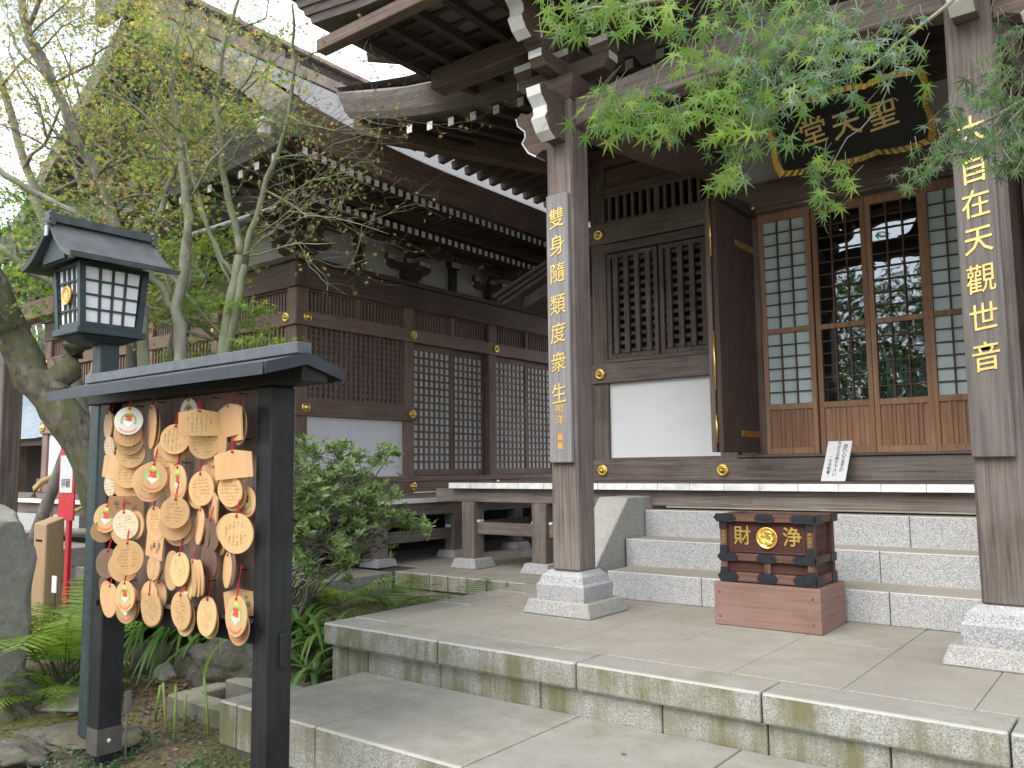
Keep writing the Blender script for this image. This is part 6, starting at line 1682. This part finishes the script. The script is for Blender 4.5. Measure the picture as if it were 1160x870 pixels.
for i, (x, y, n, L, lb) in enumerate([(-6.3, 3.5, 50, 1.0, 'strap leaved plant behind the rack, nearest the left post'), (-5.95, 3.6, 56, 1.0, 'strap leaved plant behind the middle of the rack'), (-5.6, 3.72, 56, .95, 'strap leaved plant behind the right half of the rack'),
        (-4.62, 3.75, 18, .55, 'strap leaved plant between the black right post and the platform'), (-4.85, 4.0, 34, .7, 'strap leaved plant hugging the platform left corner'), (-5.2, 4.05, 34, .8, 'strap leaved plant under the azalea behind the black right post'), (-5.75, 2.95, 12, .5, 'small strap leaved clump at the foot of the lantern post'), (-6.2, 3.9, 34, .9, 'strap leaved plant under the mossy trunk')]):
    straps(lb, G(x, y) + Vector((0, 0, .05)), n, L, .022, L_STRAP)
# broad leaved low shrubs behind the strap leaves
for i, (x, y, lb) in enumerate([(-6.75, 3.75, 'low dark leafy shrub seen under the rack at left'), (-6.35, 3.95, 'low dark leafy shrub seen under the rack at centre'), (-6.0, 4.1, 'low dark leafy shrub seen under the rack at right')]):
    T = thing('low_shrub', lb, 'shrub', G(x, y)); lf = MB(); m_ = MB(); b0 = G(x, y)
    for k_ in range(34):
        p = b0 + Vector((rng.gauss(0, .22), rng.gauss(0, .16), rng.uniform(.1, .5))); m_.tube([b0, b0.lerp(p, .5) + rv(.03), p], [.005, .004, .002], 4, cap=False)
        rosette(lf, p, Vector((0, 0, 1)) + rv(.4), 7, (.07, .12))
    put(m_, 'stem', B_GREY, T); put(lf, 'foliage', L_STRAP, T)
# cut green stalks and a few bent blades in front of the kerb
for i, (x, y, h, dx, lb) in enumerate([(-5.0, 2.83, .2, .05, 'leftmost cut green stalk standing in the moss'), (-4.68, 2.72, .27, -.05, 'taller dark green cut stalk in the middle of the moss'), (-4.72, 2.86, .17, 0, 'short pale cut stalk between two taller ones'), (-4.56, 2.70, .28, 0, 'pale yellow green cut stalk nearest the rack'), (-4.47, 2.86, .30, -.06, 'rightmost green stalk topped by a bent blade')]):
    T = thing('plant_stalk', lb, 'plant stalk', (x, y, 0)); m_ = MB()
    m_.tube([(x, y, -.02), (x + dx * .5, y, h * .5), (x + dx, y, h)], [.009, .0085, .008], 8); m_.build('stem', plain('stalk_green', (.22, .3, .07), .5, .4, var=.3, scale=7) if i == 0 else bpy.data.materials['stalk_green'], T)
    if i == 4:
        m_ = MB(); rows = []; p = Vector((x + dx, y, h)); d = Vector((.1, .1, 1)).normalized()
        for k_ in range(8):
            wk = .016 * (1 - (k_ / 8) ** 2) + .001; rows.append([p - Vector((wk, 0, 0)), p + Vector((wk, 0, 0))]); p = p + d * .05; d = (d + Vector((.12, .05, -.16))).normalized()
        m_.grid(rows); m_.build('blade', L_FERN, T)
# rocks
def rockmat(name, a, b_, moss, lich):
    m, t, bb = newmat(name, .9, .2); n1 = noise(t, 9, 10, .75); n2 = noise(t, 3.4, 8, .68); n3 = noise(t, 60, 3, .6)
    c = ramp(t, n1, [(.3, a), (.68, b_)]); c = mixc(t, ramp(t, n2, [(.46, 0), (.62, .75)]), c, moss); c = mixc(t, ramp(t, n3, [(.6, 0), (.7, .4)]), c, lich)
    t.links.new(c, bb.inputs['Base Color']); bump(t, bb, n1, .8, .03); return m
R_GREY = rockmat('grey_rock', (.06, .055, .047), (.2, .185, .155), (.11, .105, .05), (.3, .3, .27))
R_DARK = rockmat('dark_rock', (.035, .033, .03), (.13, .12, .108), (.06, .065, .03), (.28, .28, .26))
R_STEL = rockmat('standing_stone', (.2, .19, .165), (.38, .365, .32), (.3, .29, .22), (.46, .45, .41))
from mathutils import noise as mnoise
def rock(label, c, sx, sy, sz, mat, rot=0, seed=0, rough=.22, sub=4, cat='rock', shape=None, name='rock'):
    import bmesh
    bm = bmesh.new(); bmesh.ops.create_icosphere(bm, subdivisions=sub, radius=1)
    off = Vector((seed * 7.1, seed * 3.3, seed * 5.7))
    for v in bm.verts:
        d = v.co.normalized(); k_ = 1 + rough * (mnoise.noise(d * 1.4 + off) * 1.5 + .6 * mnoise.noise(d * 3.4 + off) + .3 * mnoise.noise(d * 8 + off) + .12 * mnoise.noise(d * 20 + off))
        q = d * k_
        if shape: q = shape(q)
        v.co = (q.x * sx, q.y * sy, q.z * sz)
    me = bpy.data.meshes.new(name); bm.to_mesh(me); bm.free(); me.materials.append(mat)
    for p in me.polygons: p.use_smooth = True
    o = bpy.data.objects.new(name, me); COL.objects.link(o); o.location = c; o.rotation_euler = (0, 0, rot); tag(o, label, cat); return o
def stel(q):
    q = Vector(q); q.x = max(-.78, min(.78, q.x)); q.y = max(-.7, min(.7, q.y)); q.z = max(-.9, min(.86 - .25 * q.x, q.z)); return q
rock('tall grey standing stone slab cut by the left picture edge', (-6.08, 2.15, .64), .44, .32, .84, R_STEL, .25, 3, .14, 5, 'standing stone', stel, 'standing_stone')
rock('broad mossy boulder at the foot of the standing stone', (-5.98, 2.2, .02), .36, .24, .27, R_GREY, .4, 5, .26, 5)
rock('dark boulder with a white lichen spot behind the cut stalks', (-5.12, 3.45, .17), .36, .2, .2, R_DARK, .35, 8, .26, 5)
rock('mid sized rounded rock left of the dark boulder', (-5.5, 3.42, .12), .2, .14, .14, R_GREY, 0, 11)
rock('small pale rock wedged beside the rounded rock', (-5.62, 3.26, .07), .1, .08, .09, R_STEL, 0, 12)
rock('brown rock behind the lantern post foot', (-5.9, 3.3, .12), .24, .15, .16, R_GREY, .7, 14)
rock('low rock half buried behind the fern', (-6.3, 3.15, .12), .28, .18, .2, R_DARK, .2, 17)
rock('flat stepping stone in the lower left corner', (-5.1, 1.95, -.02), .3, .2, .06, R_GREY, .2, 21, .26)
rock('flat stepping stone under the lantern post', (-5.1, 2.42, -.03), .38, .24, .05, R_GREY, .5, 23, .3)
rock('flat pale stone left of the lantern post foot', (-5.75, 2.62, .03), .3, .2, .06, R_STEL, .1, 27, .26)
rock('small flat stone at the bottom left picture edge', (-4.95, 1.75, .0), .22, .15, .06, R_GREY, .5, 29, .14)
# ground cover, litter
m_ = MB()
for i in range(9000):
    a = rng.random()
    x = rng.gauss(-4.3, .4); y = rng.gauss(2.35, .25)
    if y > 2.76 and x > -4.26: continue
    if mnoise.noise(Vector((x * 2.4, y * 2.4, 0))) < -.12: continue
    if a < .2: x = rng.uniform(-6.2, -4.0); y = rng.uniform(1.5, 3.0)
    p = Vector((x, y, gz(x, y) + rng.uniform(.004, .03))); r_ = rng.uniform(.006, .014)
    oval_leaf(m_, p, Vector((rng.gauss(0, 1), rng.gauss(0, 1), .3)), Vector((0, 0, 1)) + rv(.4), r_ * 1.6, r_ * .6)
o = m_.build('ground_cover', leafmat('moss_leaf', (.06, .10, .04), (.09, .135, .06), (.13, .18, .085), .2), None); tag(o, None, None, kind='stuff')
m_ = MB()
for i in range(900):
    x = rng.uniform(-6.8, -4.3); y = rng.uniform(2.1, 4.2)
    if rng.random() < .5: x, y = rng.gauss(-5.2, .4), rng.gauss(3.05, .2)
    if (x > -5.06 and y > 2.9 and y < 3.4 and x > -5.05) : continue
    p = Vector((x, y, gz(x, y) + .012)); oval_leaf(m_, p, Vector((rng.gauss(0, 1), rng.gauss(0, 1), .1)), Vector((0, 0, 1)) + rv(.35), rng.uniform(.025, .06), rng.uniform(.006, .013), rng.randrange(2))
o = m_.build('leaf_litter', [L_BRWN, plain('dead_leaf', (.16, .1, .07), .8, .2, var=.4, scale=4)], None); tag(o, None, None, kind='stuff')
for i, (px, py, z, lb) in enumerate([(530, 758, .24, 'small yellow fallen leaf on the lower stone step'), (576, 686, .509, 'small yellow fallen leaf on the platform left of the column plinth'), (704, 854, .24, 'small dark fallen leaf on the lower step near the bottom edge')]):
    d = at(px, py, 1) - EYE; P_ = EYE + d * ((z - EYE.z) / d.z); q = MB(); star_leaf(q, P_, Vector((1, .4, 0)), Vector((0, 0, 1)), .03); star_leaf(q, P_ + Vector((.004, 0, .006)), Vector((1, .2, .1)), Vector((0, .2, 1)), .026)
    o = q.build('fallen_leaf', L_AUT if i < 2 else L_BRWN); tag(o, lb, 'leaf')
# white label stake by the fern
T = thing('plant_label', 'small white plant label on a stake among the ferns', 'label', G(-6.35, 2.85)); b0 = G(-6.35, 2.85)
P_ = at(61, 662, 6.1)
MB().box(P_.x - .035, P_.x + .035, P_.y, P_.y + .006, P_.z - .06, P_.z + .06).build('card', M_PAPER, T)
MB().tube([P_ + Vector((0, .01, -.06)), Vector((P_.x, P_.y + .01, 0))], .006, 6).build('stake', M_IRON, T)
